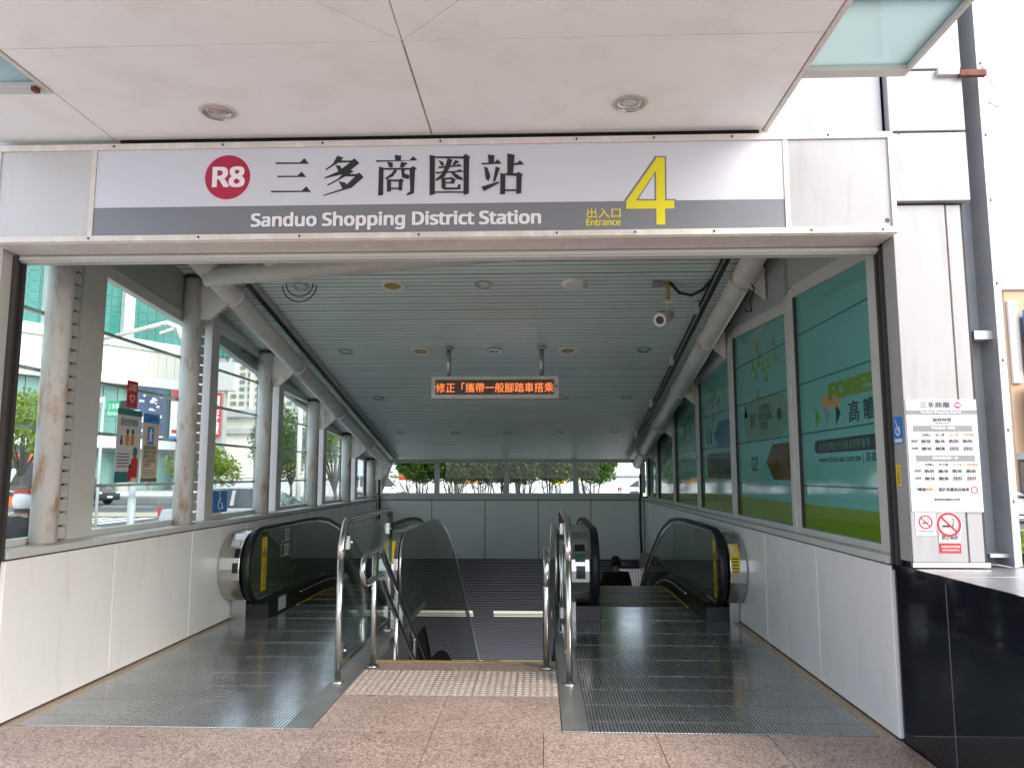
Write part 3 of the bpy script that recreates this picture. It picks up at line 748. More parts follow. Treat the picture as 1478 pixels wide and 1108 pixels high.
# measured from the photograph: a pixel's ray meets the sign plane
_R = cam_ob.rotation_euler.to_matrix()
def sxy(px, py):
    d = _R @ Vector(((px - 739) / 1095, -(py - 554) / 1095, -1)); k = SY / d.y
    return d.x * k, 1.5 + d.z * k
def sx(px, py=270): return sxy(px, py)[0]
def sz(py, px=560): return sxy(px, py)[1]
def stroke_set(mb, polys, ox, oy, k, lift0):
    for i, p in enumerate(polys):
        pts = [sxy(ox + a / k, oy + b / k) for a, b in p]
        mb.add([(x, SY - lift0 - i * .00012, z) for x, z in pts], [list(range(len(pts)))])
    return mb
K = [
 [(66,91),(196,91),(220,68),(243,99),(66,100)], [(75,162),(183,162),(205,140),(229,169),(75,170)], [(42,242),(205,242),(230,219),(255,249),(42,251)],
 [(395,55),(428,66),(408,88),(335,133),(331,128),(372,98)], [(392,81),(470,81),(487,69),(513,95),(445,150),(326,177),(324,172),(398,140),(462,92),(390,93)], [(385,104),(412,110),(420,128),(402,142)],
 [(452,122),(482,140),(440,165),(345,216),(341,210),(400,178)], [(428,153),(497,153),(513,146),(536,170),(470,227),(322,270),(319,265),(420,232),(490,166),(425,166)], [(402,190),(440,200),(447,225),(425,237)],
 [(700,52),(737,56),(733,85),(705,85)], [(602,80),(780,80),(800,58),(823,81),(602,89)], [(660,88),(690,92),(692,118),(672,118)], [(735,88),(772,95),(745,120),(728,118)],
 [(617,113),(642,120),(640,265),(613,269)], [(640,121),(785,121),(800,111),(821,125),(808,131),(640,131)], [(780,126),(810,128),(804,255),(770,268),(762,262),(784,245)],
 [(698,130),(716,135),(692,166),(655,182),(649,176),(685,150)], [(735,128),(756,130),(752,150),(780,160),(776,182),(740,172)],
 [(660,178),(682,184),(682,246),(660,249)], [(680,183),(725,183),(738,176),(751,190),(745,195),(680,193)], [(722,190),(743,190),(741,241),(722,241)], [(682,226),(722,226),(722,235),(682,235)],
 [(888,52),(916,58),(915,262),(887,267)], [(915,60),(1065,60),(1080,46),(1106,65),(1095,73),(915,69)], [(1068,66),(1098,70),(1096,258),(1068,266)], [(915,246),(1068,246),(1068,254),(915,254)],
 [(983,70),(1010,78),(995,120),(966,170),(922,191),(917,185),(950,155),(970,115)], [(935,80),(959,90),(966,106),(950,109)], [(1025,78),(1047,88),(1018,109),(1009,104)],
 [(935,114),(1030,107),(1045,100),(1062,112),(935,124)], [(920,143),(1030,137),(1048,128),(1070,142),(920,152)], [(998,145),(1018,145),(1062,175),(1064,188),(1030,180)],
 [(950,175),(973,178),(973,225),(1035,226),(1040,208),(1053,211),(1051,236),(965,238),(951,228)], [(960,175),(1005,171),(1026,182),(1018,206),(972,204),(972,197),(1000,197),(1004,182),(960,185)],
 [(1198,50),(1233,55),(1230,95),(1202,95)], [(1163,95),(1230,95),(1250,76),(1273,99),(1163,104)], [(1178,115),(1196,120),(1212,165),(1202,192),(1187,180)], [(1240,115),(1263,122),(1236,196),(1225,196)],
 [(1163,222),(1255,194),(1259,202),(1185,242),(1177,246)], [(1302,45),(1341,52),(1332,152),(1302,154)], [(1330,96),(1355,96),(1368,81),(1393,104),(1330,107)],
 [(1265,148),(1291,155),(1290,262),(1263,263)], [(1289,150),(1350,150),(1362,143),(1387,160),(1375,166),(1289,161)], [(1350,158),(1378,160),(1376,256),(1350,262)], [(1289,236),(1350,236),(1350,245),(1289,245)]]
P('station_name', stroke_set(MB(), K, 380, 210, 3.695, .001), m_ink, sg, fixn=False)
def stext(name, body, x0, y0, x1, y1, mat, bold=0.0, lift=.0015):
    return P(name, text(MB(), body, (sx(x0, y1), SY, sz(y1, x0)), UX, UZ, sx(x1, y1) - sx(x0, y1), sz(y0, (x0 + x1) / 2) - sz(y1, (x0 + x1) / 2), bold, lift), mat, sg, fixn=False)
stext('english_name', 'Sanduo Shopping District Station', 362, 307.5, 781, 334, m_white, .022)
stext('exit_label', '出入口', 847, 300.5, 896, 315, m_yellow, .012)
stext('exit_label', 'Entrance', 846, 316.5, 896, 326, m_yellow, .018)
P('line_badge', MB().disc((sx(328.5, 256), SY - .0012, sz(256, 328.5)), (0, -1, 0), .136, 48), m_magenta, sg)
stext('badge_text', 'R8', 306, 241, 353, 271, m_white, .022, .0025)
def four(grow):
    g_ = grow
    return [[(1050 - g_, 145 - g_), (1142 + g_, 145 - g_), (800 + g_, 658 - g_ * 0), (690 - g_, 658 - g_)], [(1038 - g_, 145 - g_), (1142 + g_, 145 - g_), (1150 + g_, 938 + g_ * .6), (1046 - g_, 938 + g_ * .6)], [(688 - g_, 655 - g_), (1257 + g_, 653 - g_), (1257 + g_, 747 + g_ * .4), (688 - g_, 752 + g_ * .4)]]
P('numeral_outline', stroke_set(MB(), four(19), 820, 210, 8.205, .001), m_signd, sg, fixn=False)
P('numeral', stroke_set(MB(), four(0), 820, 210, 8.205, .002), m_yellow, sg, fixn=False)

st = T('shutter_frame', 'grey roller shutter track and jambs framing the entrance opening', 'shutter frame', (-.6, 4.55, 0))
P('lintel', MB().box(-3.27, 2.03, 4.50, 4.56, 2.868, 2.895), m_frame, st, bev=.003)
P('shutter_bar', MB().box(-3.262, 2.03, 4.52, 4.6, 2.818, 2.866).box(-3.262, 2.03, 4.5, 4.519, 2.826, 2.85), m_frame, st, bev=.003)
P('shutter_slot', MB().box(-3.27, 2.03, 4.561, 4.63, 2.868, 2.95), m_gap, st)
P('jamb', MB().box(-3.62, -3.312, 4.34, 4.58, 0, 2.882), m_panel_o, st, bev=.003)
P('jamb', MB().box(-3.31, -3.285, 4.40, 4.6, .975, 2.88), m_frame, st)
P('guide_rail', MB().box(-3.284, -3.25, 4.49, 4.515, .975, 2.85).box(-3.284, -3.25, 4.55, 4.575, .975, 2.85).box(-3.284, -3.276, 4.515, 4.55, .975, 2.85), m_joint, st)
P('guide_rail', MB().box(2.032, 2.06, 4.49, 4.515, .985, 2.85).box(2.032, 2.06, 4.55, 4.575, .985, 2.85).box(2.05, 2.06, 4.515, 4.55, .985, 2.85), m_joint, st)

# ---- canopy with soffit panels
cp = T('canopy', 'wide canopy with pale pinkish soffit panels above the sign', 'canopy', (-.63, 1.4, 3.5))
P('deck', MB().box(-2.56, 1.31, -.5, 4.2, 3.53, 3.8), m_frame, cp)
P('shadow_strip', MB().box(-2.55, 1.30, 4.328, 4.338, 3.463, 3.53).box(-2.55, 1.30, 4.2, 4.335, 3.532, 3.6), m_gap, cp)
G_ = .004
def pan(pts):
    c = sum((Vector(p) for p in pts), Vector()) / len(pts)
    q = [Vector(p) + (c - Vector(p)).normalized() * G_ * 1.4 for p in pts]
    P('soffit_panel', MB().prism([(a.x, a.y, 3.5) for a in q], (0, 0, .027)), m_soffit, cp, bev=.002)
xc, xl, xr_ = -.635, -2.56, 1.31
pan([(xl, 3.3, 0), (xc, 3.3, 0), (xc, 4.29, 0), (xl, 4.29, 0)]); pan([(xc, 3.3, 0), (xr_, 3.3, 0), (xr_, 4.29, 0), (xc, 4.29, 0)])
pan([(xc, 3.3, 0), (xl, 3.3, 0), (xl, 1.375, 0)]); pan([(xc, 3.3, 0), (xl, 1.375, 0), (xc, 1.375, 0)])
pan([(xc, 3.3, 0), (xc, 1.375, 0), (xr_, 1.375, 0)]); pan([(xc, 3.3, 0), (xr_, 1.375, 0), (xr_, 3.3, 0)])
pan([(-3.3, 3.72, 0), (xl, 3.72, 0), (xl, 4.29, 0), (-3.3, 4.29, 0)])
P('side_deck', MB().box(-3.3, -2.6, 3.72, 4.29, 3.53, 3.6), m_frame, cp)
for y0, y1 in ((-.5, 1.375),):
    pan([(xl, y0, 0), (xc, y0, 0), (xc, y1, 0), (xl, y1, 0)]); pan([(xc, y0, 0), (xr_, y0, 0), (xr_, y1, 0), (xc, y1, 0)])
sea = MB().box(xc - .006, xc + .006, 1.4, 4.3, 3.503, 3.53).box(xl + .01, xr_ - .01, 3.293, 3.305, 3.504, 3.531)
for sgn in (-1, 1):
    d = Vector((sgn * .7071, -.7071, 0)); nn = Vector((.7071, sgn * .7071, 0)) * .006
    a = Vector((xc, 3.3, 3.5035)); b = a + d * 2.6
    sea.hexa([a - nn, b - nn, b + nn, a + nn], [v + Vector((0, 0, .027)) for v in (a - nn, b - nn, b + nn, a + nn)])
P('sealant', sea, m_joint_warm, cp)
for x, ye in ((xl - .028, 3.70), (xr_ + .002, 4.31)): P('edge_trim', MB().box(x, x + .026, -.5, ye, 3.495, 3.62), m_signframe, cp, bev=.003)
for x, y, w_ in ((-1.78, 3.937, 'on the left over the R8 badge'), (.492, 3.92, 'on the right over the yellow 4')):
    t = T('canopy_downlight', 'round recessed downlight in the canopy soffit, ' + w_, 'light', (x, y, 3.5), 'canopy downlights')
    P('rim', MB().ring((x, y, 3.4995), (0, 0, -1), .078, .1, .008, 32), m_signframe, t)
    P('reflector', MB().tube([(x, y, 3.494), (x, y, 3.478)], .08, 28, False, [.079, .078]).disc((x, y, 3.4962), (0, 0, -1), .08, 28), m_steel, t)
    P('baffle', MB().ring((x, y, 3.496), (0, 0, -1), .045, .05, .006, 24), m_steel_d, t)
def awning(x0, x1, label):
    a = T('glass_awning', label, 'awning', ((x0 + x1) / 2, 3.6, 3.52), 'frosted glass awnings')
    P('glass_sheet', MB().box(x0, x1, 1.9, 3.63, 3.52, 3.532), m_awn, a); P('glass_sheet', MB().box(x0, x1, -1.5, 1.88, 3.52, 3.532), m_awn, a)
    P('end_bar', MB().box(x0, x1, 3.632, 3.70, 3.495, 3.57), m_frame, a, bev=.003)
    P('side_bar', MB().box(x1 if x0 > 0 else x0 - .022, x1 + .022 if x0 > 0 else x0, -1.5, 3.70, 3.495, 3.57), m_frame, a, bev=.003)
    P('cross_bar', MB().box(x0, x1, 3.06, 3.10, 3.534, 3.58), m_frame, a)
    return a
awning(1.338, 1.83, 'frosted greenish glass awning sheet beside the canopy, by the white pillar')
awning(-3.1, -2.59, 'frosted glass awning corner on the far left of the canopy')
P('clip', MB().box(-2.625, -2.60, 3.62, 3.66, 3.47, 3.494), m_rust, cp)

# ---- white pillar on the right
pl = T('white_pillar', 'tall white panelled pillar to the right of the entrance', 'pillar', (2.25, 4.5, 1.0))
P('core', MB().box(2.085, 2.46, 4.36, 4.6, .99, 6.0), m_joint, pl)
PYF = 4.325
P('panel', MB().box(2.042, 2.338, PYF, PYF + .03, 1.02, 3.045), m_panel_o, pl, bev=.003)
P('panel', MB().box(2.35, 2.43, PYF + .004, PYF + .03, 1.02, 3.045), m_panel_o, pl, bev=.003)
P('seam', MB().box(2.339, 2.349, PYF + .012, PYF + .03, 1.02, 3.045), m_joint_warm, pl)
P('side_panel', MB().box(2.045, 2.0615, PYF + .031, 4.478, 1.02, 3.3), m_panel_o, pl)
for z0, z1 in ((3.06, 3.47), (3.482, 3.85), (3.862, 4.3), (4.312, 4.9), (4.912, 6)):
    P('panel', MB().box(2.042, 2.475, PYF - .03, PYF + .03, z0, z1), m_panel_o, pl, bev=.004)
P('base_trim', MB().box(2.042, 2.46, PYF + .006, PYF + .03, .992, 1.018), m_steel_d, pl)

# ---- service hours board and stickers on the pillar
NB = T('hours_notice', 'white paper notice of service hours with train times on the pillar', 'notice', (2.245, PYF, 1.3))
nx0, nx1, nz0, nz1 = 2.05, 2.437, 1.293, 1.915
P('sheet', MB().box(nx0, nx1, PYF - .004, PYF - .0005, nz0, nz1), m_paper, NB)
def nt(mbs, body, a, b, c, d, bold=0.018, lift=.0012):
    """a..b across, c..d down, as fractions of the notice"""
    w_ = nx1 - nx0; h_ = nz1 - nz0
    return text(mbs, body, (nx0 + a * w_, PYF - .004, nz1 - d * h_), UX, UZ, (b - a) * w_, (d - c) * h_, bold, lift)
def nr(mbs, a, b, c, d, lift=.0006):
    w_ = nx1 - nx0; h_ = nz1 - nz0
    return rect(mbs, (nx0 + a * w_, PYF - .004, nz1 - d * h_), UX, UZ, (b - a) * w_, (d - c) * h_, lift)
m1, m2, m3, m4, m5 = MB(), MB(), MB(), MB(), MB()
nt(m1, '三多商圈', .2, .62, .02, .075); nt(m1, '服務時間', .37, .63, .165, .2, .01); nt(m1, 'Service Hours', .4, .6, .205, .217)
nr(m2, 0, 1, .095, .135); nr(m2, .08, .92, .235, .29); nr(m2, .1, .93, .5, .555); nr(m2, .08, .98, .762, .764); nr(m2, .08, .98, .845, .847)
nt(m3, 'Sanduo Shopping District', .2, .78, .103, .13, .01); nt(m3, '平日(星期一至四)', .34, .68, .245, .27); nt(m3, '假日及假日前一日', .33, .68, .51, .535)
for blk, (o, tt) in enumerate(((.3, (('05:55', '06:16', '05:55', '05:55'), ('00:16', '00:36', '23:52', '23:52'))), (.565, (('05:55', '06:16', '05:55', '05:55'), ('00:16', '00:36', '23:57', '23:57'))))):
    sh = .02 * blk
    for k, s_ in enumerate(('往岡山', '往小港', '往大寮', '往哈瑪星')):
        x = .2 + sh + k * .195
        nt(m1 if k < 2 else m4, s_, x, x + .13 + .03 * (k == 3), o + .005, o + .03)
    for r in range(2):
        nt(m1, ('首班車', '末班車')[r], .045 + sh, .14 + sh, o + .06 + r * .065, o + .085 + r * .065)
        for k in range(4):
            x = .19 + sh + k * .195
            nt(m1, tt[r][k], x, x + .135, o + .06 + r * .065, o + .09 + r * .065, .03)
nt(m1, '*轉乘        ，請於美麗島站換車', .08, .82, .785, .82); nt(m4, '橘線', .2, .31, .785, .815)
nt(m1, '營運時間如有變動依公告為準', .32, .68, .88, .9)
P('lettering', m1, m_ink, NB, fixn=False); P('grey_bar', m2, m_grey, NB, fixn=False); P('bar_lettering', m3, m_white, NB, fixn=False); P('orange_lettering', m4, m_ora_ink, NB, fixn=False)
bx = nx0 + .735 * (nx1 - nx0); bz = nz1 - .052 * (nz1 - nz0)
P('pink_badge', MB().disc((bx, PYF - .005, bz), (0, -1, 0), .019, 24), m_pink, NB)
P('badge_text', text(MB(), 'R8', (bx - .012, PYF - .005, bz - .007), UX, UZ, .024, .014, .02), m_white, NB, fixn=False)
P('round_stamp', MB().ring((nx0 + .89 * (nx1 - nx0), PYF - .004, nz1 - .805 * (nz1 - nz0)), (0, -1, 0), .014, .02, .001), m_red, NB)
def nosmoke(t, cx, cz, r, y):
    P('prohibition_ring', MB().ring((cx, y, cz), (0, -1, 0), r * .8, r, .0012, 36), m_red, t)
    d = MB(); a = math.radians(45); u = Vector((math.cos(a), 0, -math.sin(a))); w_ = Vector((math.sin(a), 0, math.cos(a)))
    c = Vector((cx, y - .0016, cz)); d.quad(c - u * r * .85 - w_ * r * .08, c + u * r * .85 - w_ * r * .08, c + u * r * .85 + w_ * r * .08, c - u * r * .85 + w_ * r * .08)
    P('slash', d, m_red, t)
    k = MB().quad((cx - r * .55, y - .0008, cz - r * .22), (cx + r * .35, y - .0008, cz - r * .22), (cx + r * .35, y - .0008, cz - r * .05), (cx - r * .55, y - .0008, cz - r * .05))
    k.tube([(cx + r * .42, y - .0008, cz - r * .05), (cx + r * .3, y - .0008, cz + r * .15), (cx + r * .48, y - .0008, cz + r * .3), (cx + r * .25, y - .0008, cz + r * .52)], r * .03, 6)
    P('cigarette', k, m_ink, t)
t = T('no_smoking_sticker', 'large white and red no smoking sticker with Chinese words, low on the pillar', 'sticker', (2.25, PYF, 1.08))
P('sheet', MB().box(2.187, 2.302, PYF - .003, PYF - .0005, 1.125, 1.20).disc((2.2445, PYF - .0034, 1.225), (0, -1, 0), .072, 36), m_paper, t)
P('red_base', MB().box(2.187, 2.302, PYF - .0032, PYF - .0005, 1.072, 1.1245), m_red, t)
nosmoke(t, 2.2445, 1.225, .066, PYF - .0039)
P('lettering', text(text(MB(), '禁止吸菸', (2.2, PYF - .003, 1.143), UX, UZ, .09, .026, .012), 'No Smoking', (2.212, PYF - .003, 1.13), UX, UZ, .066, .008), m_ink, t, fixn=False)
P('fine_print', text(text(MB(), '違者處新臺幣罰鍰', (2.195, PYF - .0034, 1.1), UX, UZ, .1, .012), '請共同維護環境', (2.2, PYF - .0034, 1.082), UX, UZ, .09, .01), m_white, t, fixn=False)
t = T('no_smoking_sticker', 'small square no smoking sticker left of the large one on the pillar', 'sticker', (2.11, PYF, 1.17))
P('sheet', MB().box(2.064, 2.175, PYF - .002, PYF - .0005, 1.165, 1.288), m_paper, t)
nosmoke(t, 2.12, 1.238, .038, PYF - .0022)
P('lettering', text(MB(), '本站範圍內全面禁菸', (2.075, PYF - .002, 1.185), UX, UZ, .09, .01), m_ink, t, fixn=False)
SX_ = 2.045
t = T('blue_sticker', 'blue and white pictogram sticker on the shaded side of the pillar', 'sticker', (SX_, 4.40, 1.67))
P('sheet', MB().box(SX_ - .0015, SX_ - .0003, 4.335 + .025, 4.468, 1.67, 1.825), m_bluesign, t)
P('pictogram', MB().ring((SX_ - .0016, 4.42, 1.745), (-1, 0, 0), .018, .028, .0006).quad((SX_ - .0022, 4.45, 1.81), (SX_ - .0022, 4.44, 1.81), (SX_ - .0022, 4.40, 1.74), (SX_ - .0022, 4.41, 1.74)).quad((SX_ - .0022, 4.46, 1.70), (SX_ - .0022, 4.37, 1.70), (SX_ - .0022, 4.37, 1.68), (SX_ - .0022, 4.46, 1.68)), m_white, t)
t = T('yellow_strip_sticker', 'narrow yellow sticker below the blue sticker on the pillar side', 'sticker', (SX_, 4.45, 1.43))
P('sheet', MB().box(SX_ - .0015, SX_ - .0003, 4.415, 4.468, 1.43, 1.553), m_sticker, t)
P('lettering', text(MB(), '小\n心\n夾\n手', (SX_ - .0015, 4.455, 1.44), (0, -1, 0), UZ, .03, .105), m_ink, t, fixn=False)

# ---- galvanised column beside the pillar
zc = T('steel_column', 'tall galvanised steel channel column standing right of the white pillar', 'column', (2.6, 4.5, .99))
P('web', MB().box(2.476, 2.61, 4.53, 4.545, .99, 6.0), m_zinc, zc)
P('flange', MB().box(2.605, 2.62, 4.36, 4.56, .99, 6.0).box(2.621, 2.672, 4.40, 4.415, .99, 6.0), m_zinc, zc, bev=.002)
P('cross_plate', MB().box(2.50, 2.604, 4.40, 4.529, 2.27, 2.32), m_zinc, zc)
P('cross_plate', MB().box(2.50, 2.604, 4.40, 4.529, 1.04, 1.06), m_zinc, zc)
kb = MB()
for z in (1.35, 1.75, 2.15, 2.6, 3.1, 3.5, 3.95): kb.cyl((2.652, 4.40, z), (2.652, 4.383, z), .009, 6)
P('bolt', kb, m_steel_d, zc)
P('anchor_bracket', MB().box(2.33, 2.45, PYF - .06, PYF - .032, 3.812, 3.85), m_frame, zc)
P('anchor_bracket', MB().box(2.451, 2.60, PYF - .065, PYF - .032, 3.80, 3.835), m_rust, zc)
P('loose_wire', MB().tube([(2.66, 4.40, 3.93), (2.70, 4.38, 3.8), (2.72, 4.38, 3.66), (2.68, 4.4, 3.7)], .005, 6), m_frame, zc)

# ---- black granite parapet
bg = T('granite_parapet', 'polished black granite parapet with grey ledge at the right edge', 'parapet', (2.4, 3, 0))
P('core', MB().box(2.075, 2.6, -1, 4.5, -.3, .955), m_joint, bg)
for a, b in ((4.012, 4.572), (3.06, 4.008), (2.1, 3.056), (1.1, 2.096), (0, 1.096)):
    P('slab', MB().box(2.046, 2.074, a, b - .0015, -.02, .952), m_blackgr, bg, bev=.002)
    P('coping', MB().box(2.038, 2.68, a, b - .001, .956, .984), m_steel_d, bg, bev=.003)
for y in (4.0085, 3.058, 2.098): P('joint_seal', MB().box(2.0448, 2.0465, y - .0015, y + .0025, 0, .952), m_grey, bg)
P('edge_strip', MB().box(2.034, 2.046, 0, 4.57, .953, .986), m_blackgr, bg)
# ================================================================== escalators
HY = [(8.08, .93), (9.7, .93), (10.2, .915), (10.64, .868), (11.16, .755), (11.69, .60), (12.4, .30), (13.25, -.10), (14.56, -.83), (20.0, -3.97)]
def hz(y):
    for (a, za), (b, zb) in zip(HY[:-1], HY[1:]):
        if y <= b: return za + (zb - za) * (y - a) / (b - a)
    return HY[-1][1]
def ft(y): return hz(max(y - .15, 8.1)) - .93
def nose(r, cy_=8.08, cz=.55, n=10, a0=-90, a1=90):
    return [(cy_ - r * math.cos(math.radians(a)), cz + r * math.sin(math.radians(a))) for a in [a0 + (a1 - a0) * i / n for i in range(n + 1)]]
yy = [8.6, 9.2, 9.7, 10.0, 10.2, 10.42, 10.64, 10.9, 11.16, 11.4, 11.69, 12.0, 12.4, 12.8, 13.25, 13.9, 14.56, 16, 18, 20]
def sweep(mb, path, X, w, t_):
    """flat rounded belt along a YZ path"""
    sec = [(-w, -t_ * .5), (-w * .8, t_ * .6), (w * .8, t_ * .6), (w, -t_ * .5), (w * .75, -t_), (-w * .75, -t_)]
    rings = []
    for i, (y, z) in enumerate(path):
        a = path[max(i - 1, 0)]; b = path[min(i + 1, len(path) - 1)]
        d = Vector((0, b[0] - a[0], b[1] - a[1])).normalized(); nn = Vector((0, -d.z, d.y))
        rings.append([Vector((X + p, y, z)) + nn * q for p, q in sec])
    n = len(sec); vs = [v for r in rings for v in r]
    fs = [(i * n + k, i * n + (k + 1) % n, (i + 1) * n + (k + 1) % n, (i + 1) * n + k) for i in range(len(rings) - 1) for k in range(n)]
    mb.add(vs, fs, True); return mb
def mono_prism(mb, poly_, x0, x1):
    return mb.prism([(x0, y, z) for y, z in poly_], (x1 - x0, 0, 0))
def sticker(parent, X, s, y0, z0, w, h, name='warning_sticker', label=None):
    """yellow warning strip on the inner face of a balustrade; s = direction the face looks"""
    o = P(name, MB().box(X + s * .008, X + s * .0095, y0, y0 + w, z0, z0 + h), m_sticker, parent)
    u = (0, 1, 0) if s > 0 else (0, -1, 0)
    ox = y0 if s > 0 else y0 + w
    mb = MB()
    text(mb, '站\n穩\n扶\n好', (X + s * .0096, ox + (.25 * w if s > 0 else -.25 * w), z0 + .05 * h), u, UZ, w * .5, h * .5)
    cx = y0 + w * .5
    for k in (-1, 0, 1):
        xx = X + s * .0105
        a, b = cx + k * w * .28 - w * .09, cx + k * w * .28 + w * .09
        mb.quad((xx, a, z0 + h * .62), (xx, b, z0 + h * .62), (xx, b, z0 + h * (.74 + .06 * (k == 0))), (xx, a, z0 + h * (.74 + .06 * (k == 0))))
    P('print', mb, m_ink, o, fixn=False)
    return o
def balustrade(root, Xh, s, h0, h1, b0, b1):
    """one side: Xh handrail centre, s = +1 when the steps lie towards +X; h0..h1 outer housing; b0..b1 base"""
    bt = T('balustrade', '', ''); del bt['label'], bt['category']
    bt.parent = root; bt.location = Vector((Xh, 8.05, 0)) - root.location
    path = [(8.42, .165), (8.25, .165)] + nose(.385) + [(y, hz(y) + .005) for y in yy]
    P('handrail', sweep(MB(), path, Xh, .042, .022), m_rubber, bt)
    ins = [(8.3, .215)] + nose(.335) + [(y, hz(y) - .045) for y in yy]
    low = [(y, hz(y) - .735) for y in yy[::-1]]
    P('glass_panel', mono_prism(MB(), ins + low, Xh - .005, Xh + .005), m_bal, bt)
    rim = [(8.4, .19), (8.25, .192)] + nose(.36) + [(y, hz(y) - .02) for y in yy]
    P('guide_rail', sweep(MB(), rim, Xh, .022, .02), m_steel, bt)
    base = [(8.05, 0.0), (8.05, .15), (8.12, .19)] + [(y, hz(y) - .735) for y in yy] + [(y, ft(y) - .25) for y in yy[::-1]] + [(8.6, -.05)]
    P('skirt', mono_prism(MB(), base, b0, b1), m_black, bt, bev=.004)
    xi = b1 if s > 0 else b0
    ln = [(y, ft(y) + .12) for y in (9.15, 9.4, 9.7, 10.0, 10.3, 10.6, 10.9, 11.2, 11.5, 12, 12.6)]
    P('skirt_line', MB().tube([(xi + s * .004, y, z) for y, z in ln], .008, 6), m_steel, bt)
    return bt
def housing(root, x0, x1, end, name='newel_housing'):
    pr = nose(.355, 8.03, .55) + [(8.6, .905), (end, .905), (end, .20)]
    h = P(name, mono_prism(MB(), pr, x0, x1), m_steel, root, bev=.006)
    P('housing_plinth', MB().box(*{-3.245: (-3.241, -3.088), -1.62: (-1.567, -1.434), .185: (.189, .359), 1.86: (1.928, 2.021)}[x0], 8.05, end, 0, .194), m_steel_d, root)
    return h
def floor_plate(root, x0, x1, y0, y1, seams):
    rib = .021
    pm = None
    ys_ = [y0] + seams + [y1]
    for a, b in zip(ys_[:-1], ys_[1:]):
        mb = MB(); mb.box(x0, x1, a + .003, b - .003, -.03, -.002)
        P('floor_plate', mb, m_groove, root)
        rb = MB(); n_ = int((x1 - x0) / rib)
        for k in range(n_):
            xa = x0 + (k + .5) * (x1 - x0) / n_
            rb.hexa([(xa - .0086, a + .005, -.002), (xa + .0086, a + .005, -.002), (xa + .0086, b - .005, -.002), (xa - .0086, b - .005, -.002)],
                    [(xa - .0078, a + .006, .0025), (xa + .0078, a + .006, .0025), (xa + .0078, b - .006, .0025), (xa - .0078, b - .006, .0025)])
        o = P('plate_ribs', rb, m_plate, root); o['kind'] = 'stuff'
        P('plate_edge', MB().box(x0, x1, b - .0022, b + .0022, -.03, .0028), m_plate, root)
def steps(root, x0, x1, y0):
    n_ = int((x1 - x0) / .0125); mb = MB()
    mb.box(x0, x1, 0, .398, -.03, -.004); mb.box(x0, x1, .385, .398, -.24, -.031)
    for k in range(n_):
        xa = x0 + (k + .5) * (x1 - x0) / n_
        mb.box(xa - .0032, xa + .0032, .004, .394, -.004, .004)
    ye = MB().box(x0, x1, .372, .397, .0035, .0065).box(x0, x0 + .03, .004, .371, .0035, .0065).box(x1 - .03, x1, .004, .371, .0035, .0065)
    s0 = None
    for k in range(24):
        y = y0 + k * .4; z = ft(y + .2)
        if k < 3: z = 0.0
        if s0 is None:
            mb2 = MB(); mb2.add([v + Vector((0, y, z)) for v in mb.v], mb.f); s0 = P('step', mb2, m_tread, root); ys0, zs0 = y, z
            mb3 = MB(); mb3.add([v + Vector((0, y, z)) for v in ye.v], ye.f); e0 = P('yellow_edge', mb3, m_sticker, s0)
        else:
            d = dup(s0, s0.location + Vector((0, y - ys0, z - zs0)), root); dup(e0, None, d)
eL = T('escalator', 'escalator on the left side, beside the clear windows, with glass balustrades', 'escalator', (-2.3, 4.66, 0), 'escalators')
eR = T('escalator', 'escalator on the right side, beside the teal windows, a person riding it down', 'escalator', (1.1, 4.66, 0), 'escalators')
sm_ = [4.86, 5.2, 5.56, 5.92, 6.42, 6.95, 7.46]
floor_plate(eL, -3.163, -1.53, 4.662, 8.1, sm_); floor_plate(eR, .283, 1.943, 4.662, 8.1, sm_)
floor_plate(eL, -2.84, -1.81, 8.103, 8.9, [8.5]); floor_plate(eR, .62, 1.685, 8.103, 8.9, [8.5])
for r_, a, b in ((eL, -1.528, -1.372), (eR, .122, .281)):
    P('side_strip', MB().box(a, b, 4.662, 9.2, -.05, .006), m_steel_d, r_, bev=.002)
steps(eL, -2.83, -1.82, 8.9); steps(eR, .63, 1.675, 8.9)
bLl = balustrade(eL, -2.97, 1, 0, 0, -3.085, -2.85); bLr = balustrade(eL, -1.69, -1, 0, 0, -1.80, -1.57)
bRl = balustrade(eR, .545, 1, 0, 0, .362, .613); bRr = balustrade(eR, 1.80, -1, 0, 0, 1.69, 1.925)
hLl = housing(eL, -3.245, -3.03, 9.4); hLr = housing(eL, -1.62, -1.43, 9.2); hRl = housing(eR, .185, .485, 9.2); hRr = housing(eR, 1.86, 2.025, 9.4)
for r_, x in ((eL, -1.405), (eR, .155)):
    gl = [(8.12, .08)] + nose(.36, 8.05, .55, 8, -60, 90) + [(9.4, .915)] + [(y, hz(y) - .01) for y in yy[3:]] + [(y, hz(y) - 1.75) for y in yy[:2:-1]] + [(9.4, -.3), (8.4, -.3)]
    P('outer_glass', mono_prism(MB(), gl, x - .005, x + .005), m_bal, r_)
    P('outer_trim', sweep(MB(), [(8.12, .1)] + nose(.365, 8.05, .55, 8, -60, 90) + [(9.4, .92)] + [(y, hz(y) - .005) for y in yy[3:]], x, .012, .008), m_steel, r_)
    tr_ = [(8.4, -.02)] + [(y, hz(y) - .95) for y in yy] + [(y, hz(y) - 2.0) for y in yy[::-1]] + [(8.4, -1.1)]
    P('truss_cladding', mono_prism(MB(), tr_, x - .16 if x < 0 else x + .02, x - .012 if x < 0 else x + .16), m_dkwall, r_)
sticker(bLl, -2.97, 1, 8.12, .27, .14, .56); sticker(bLr, -1.69, -1, 8.1, .35, .13, .5)
sticker(bRr, 1.80, -1, 8.0, .25, .12, .58); sticker(bRl, .545, 1, 8.12, .27, .12, .5)
pn = MB()
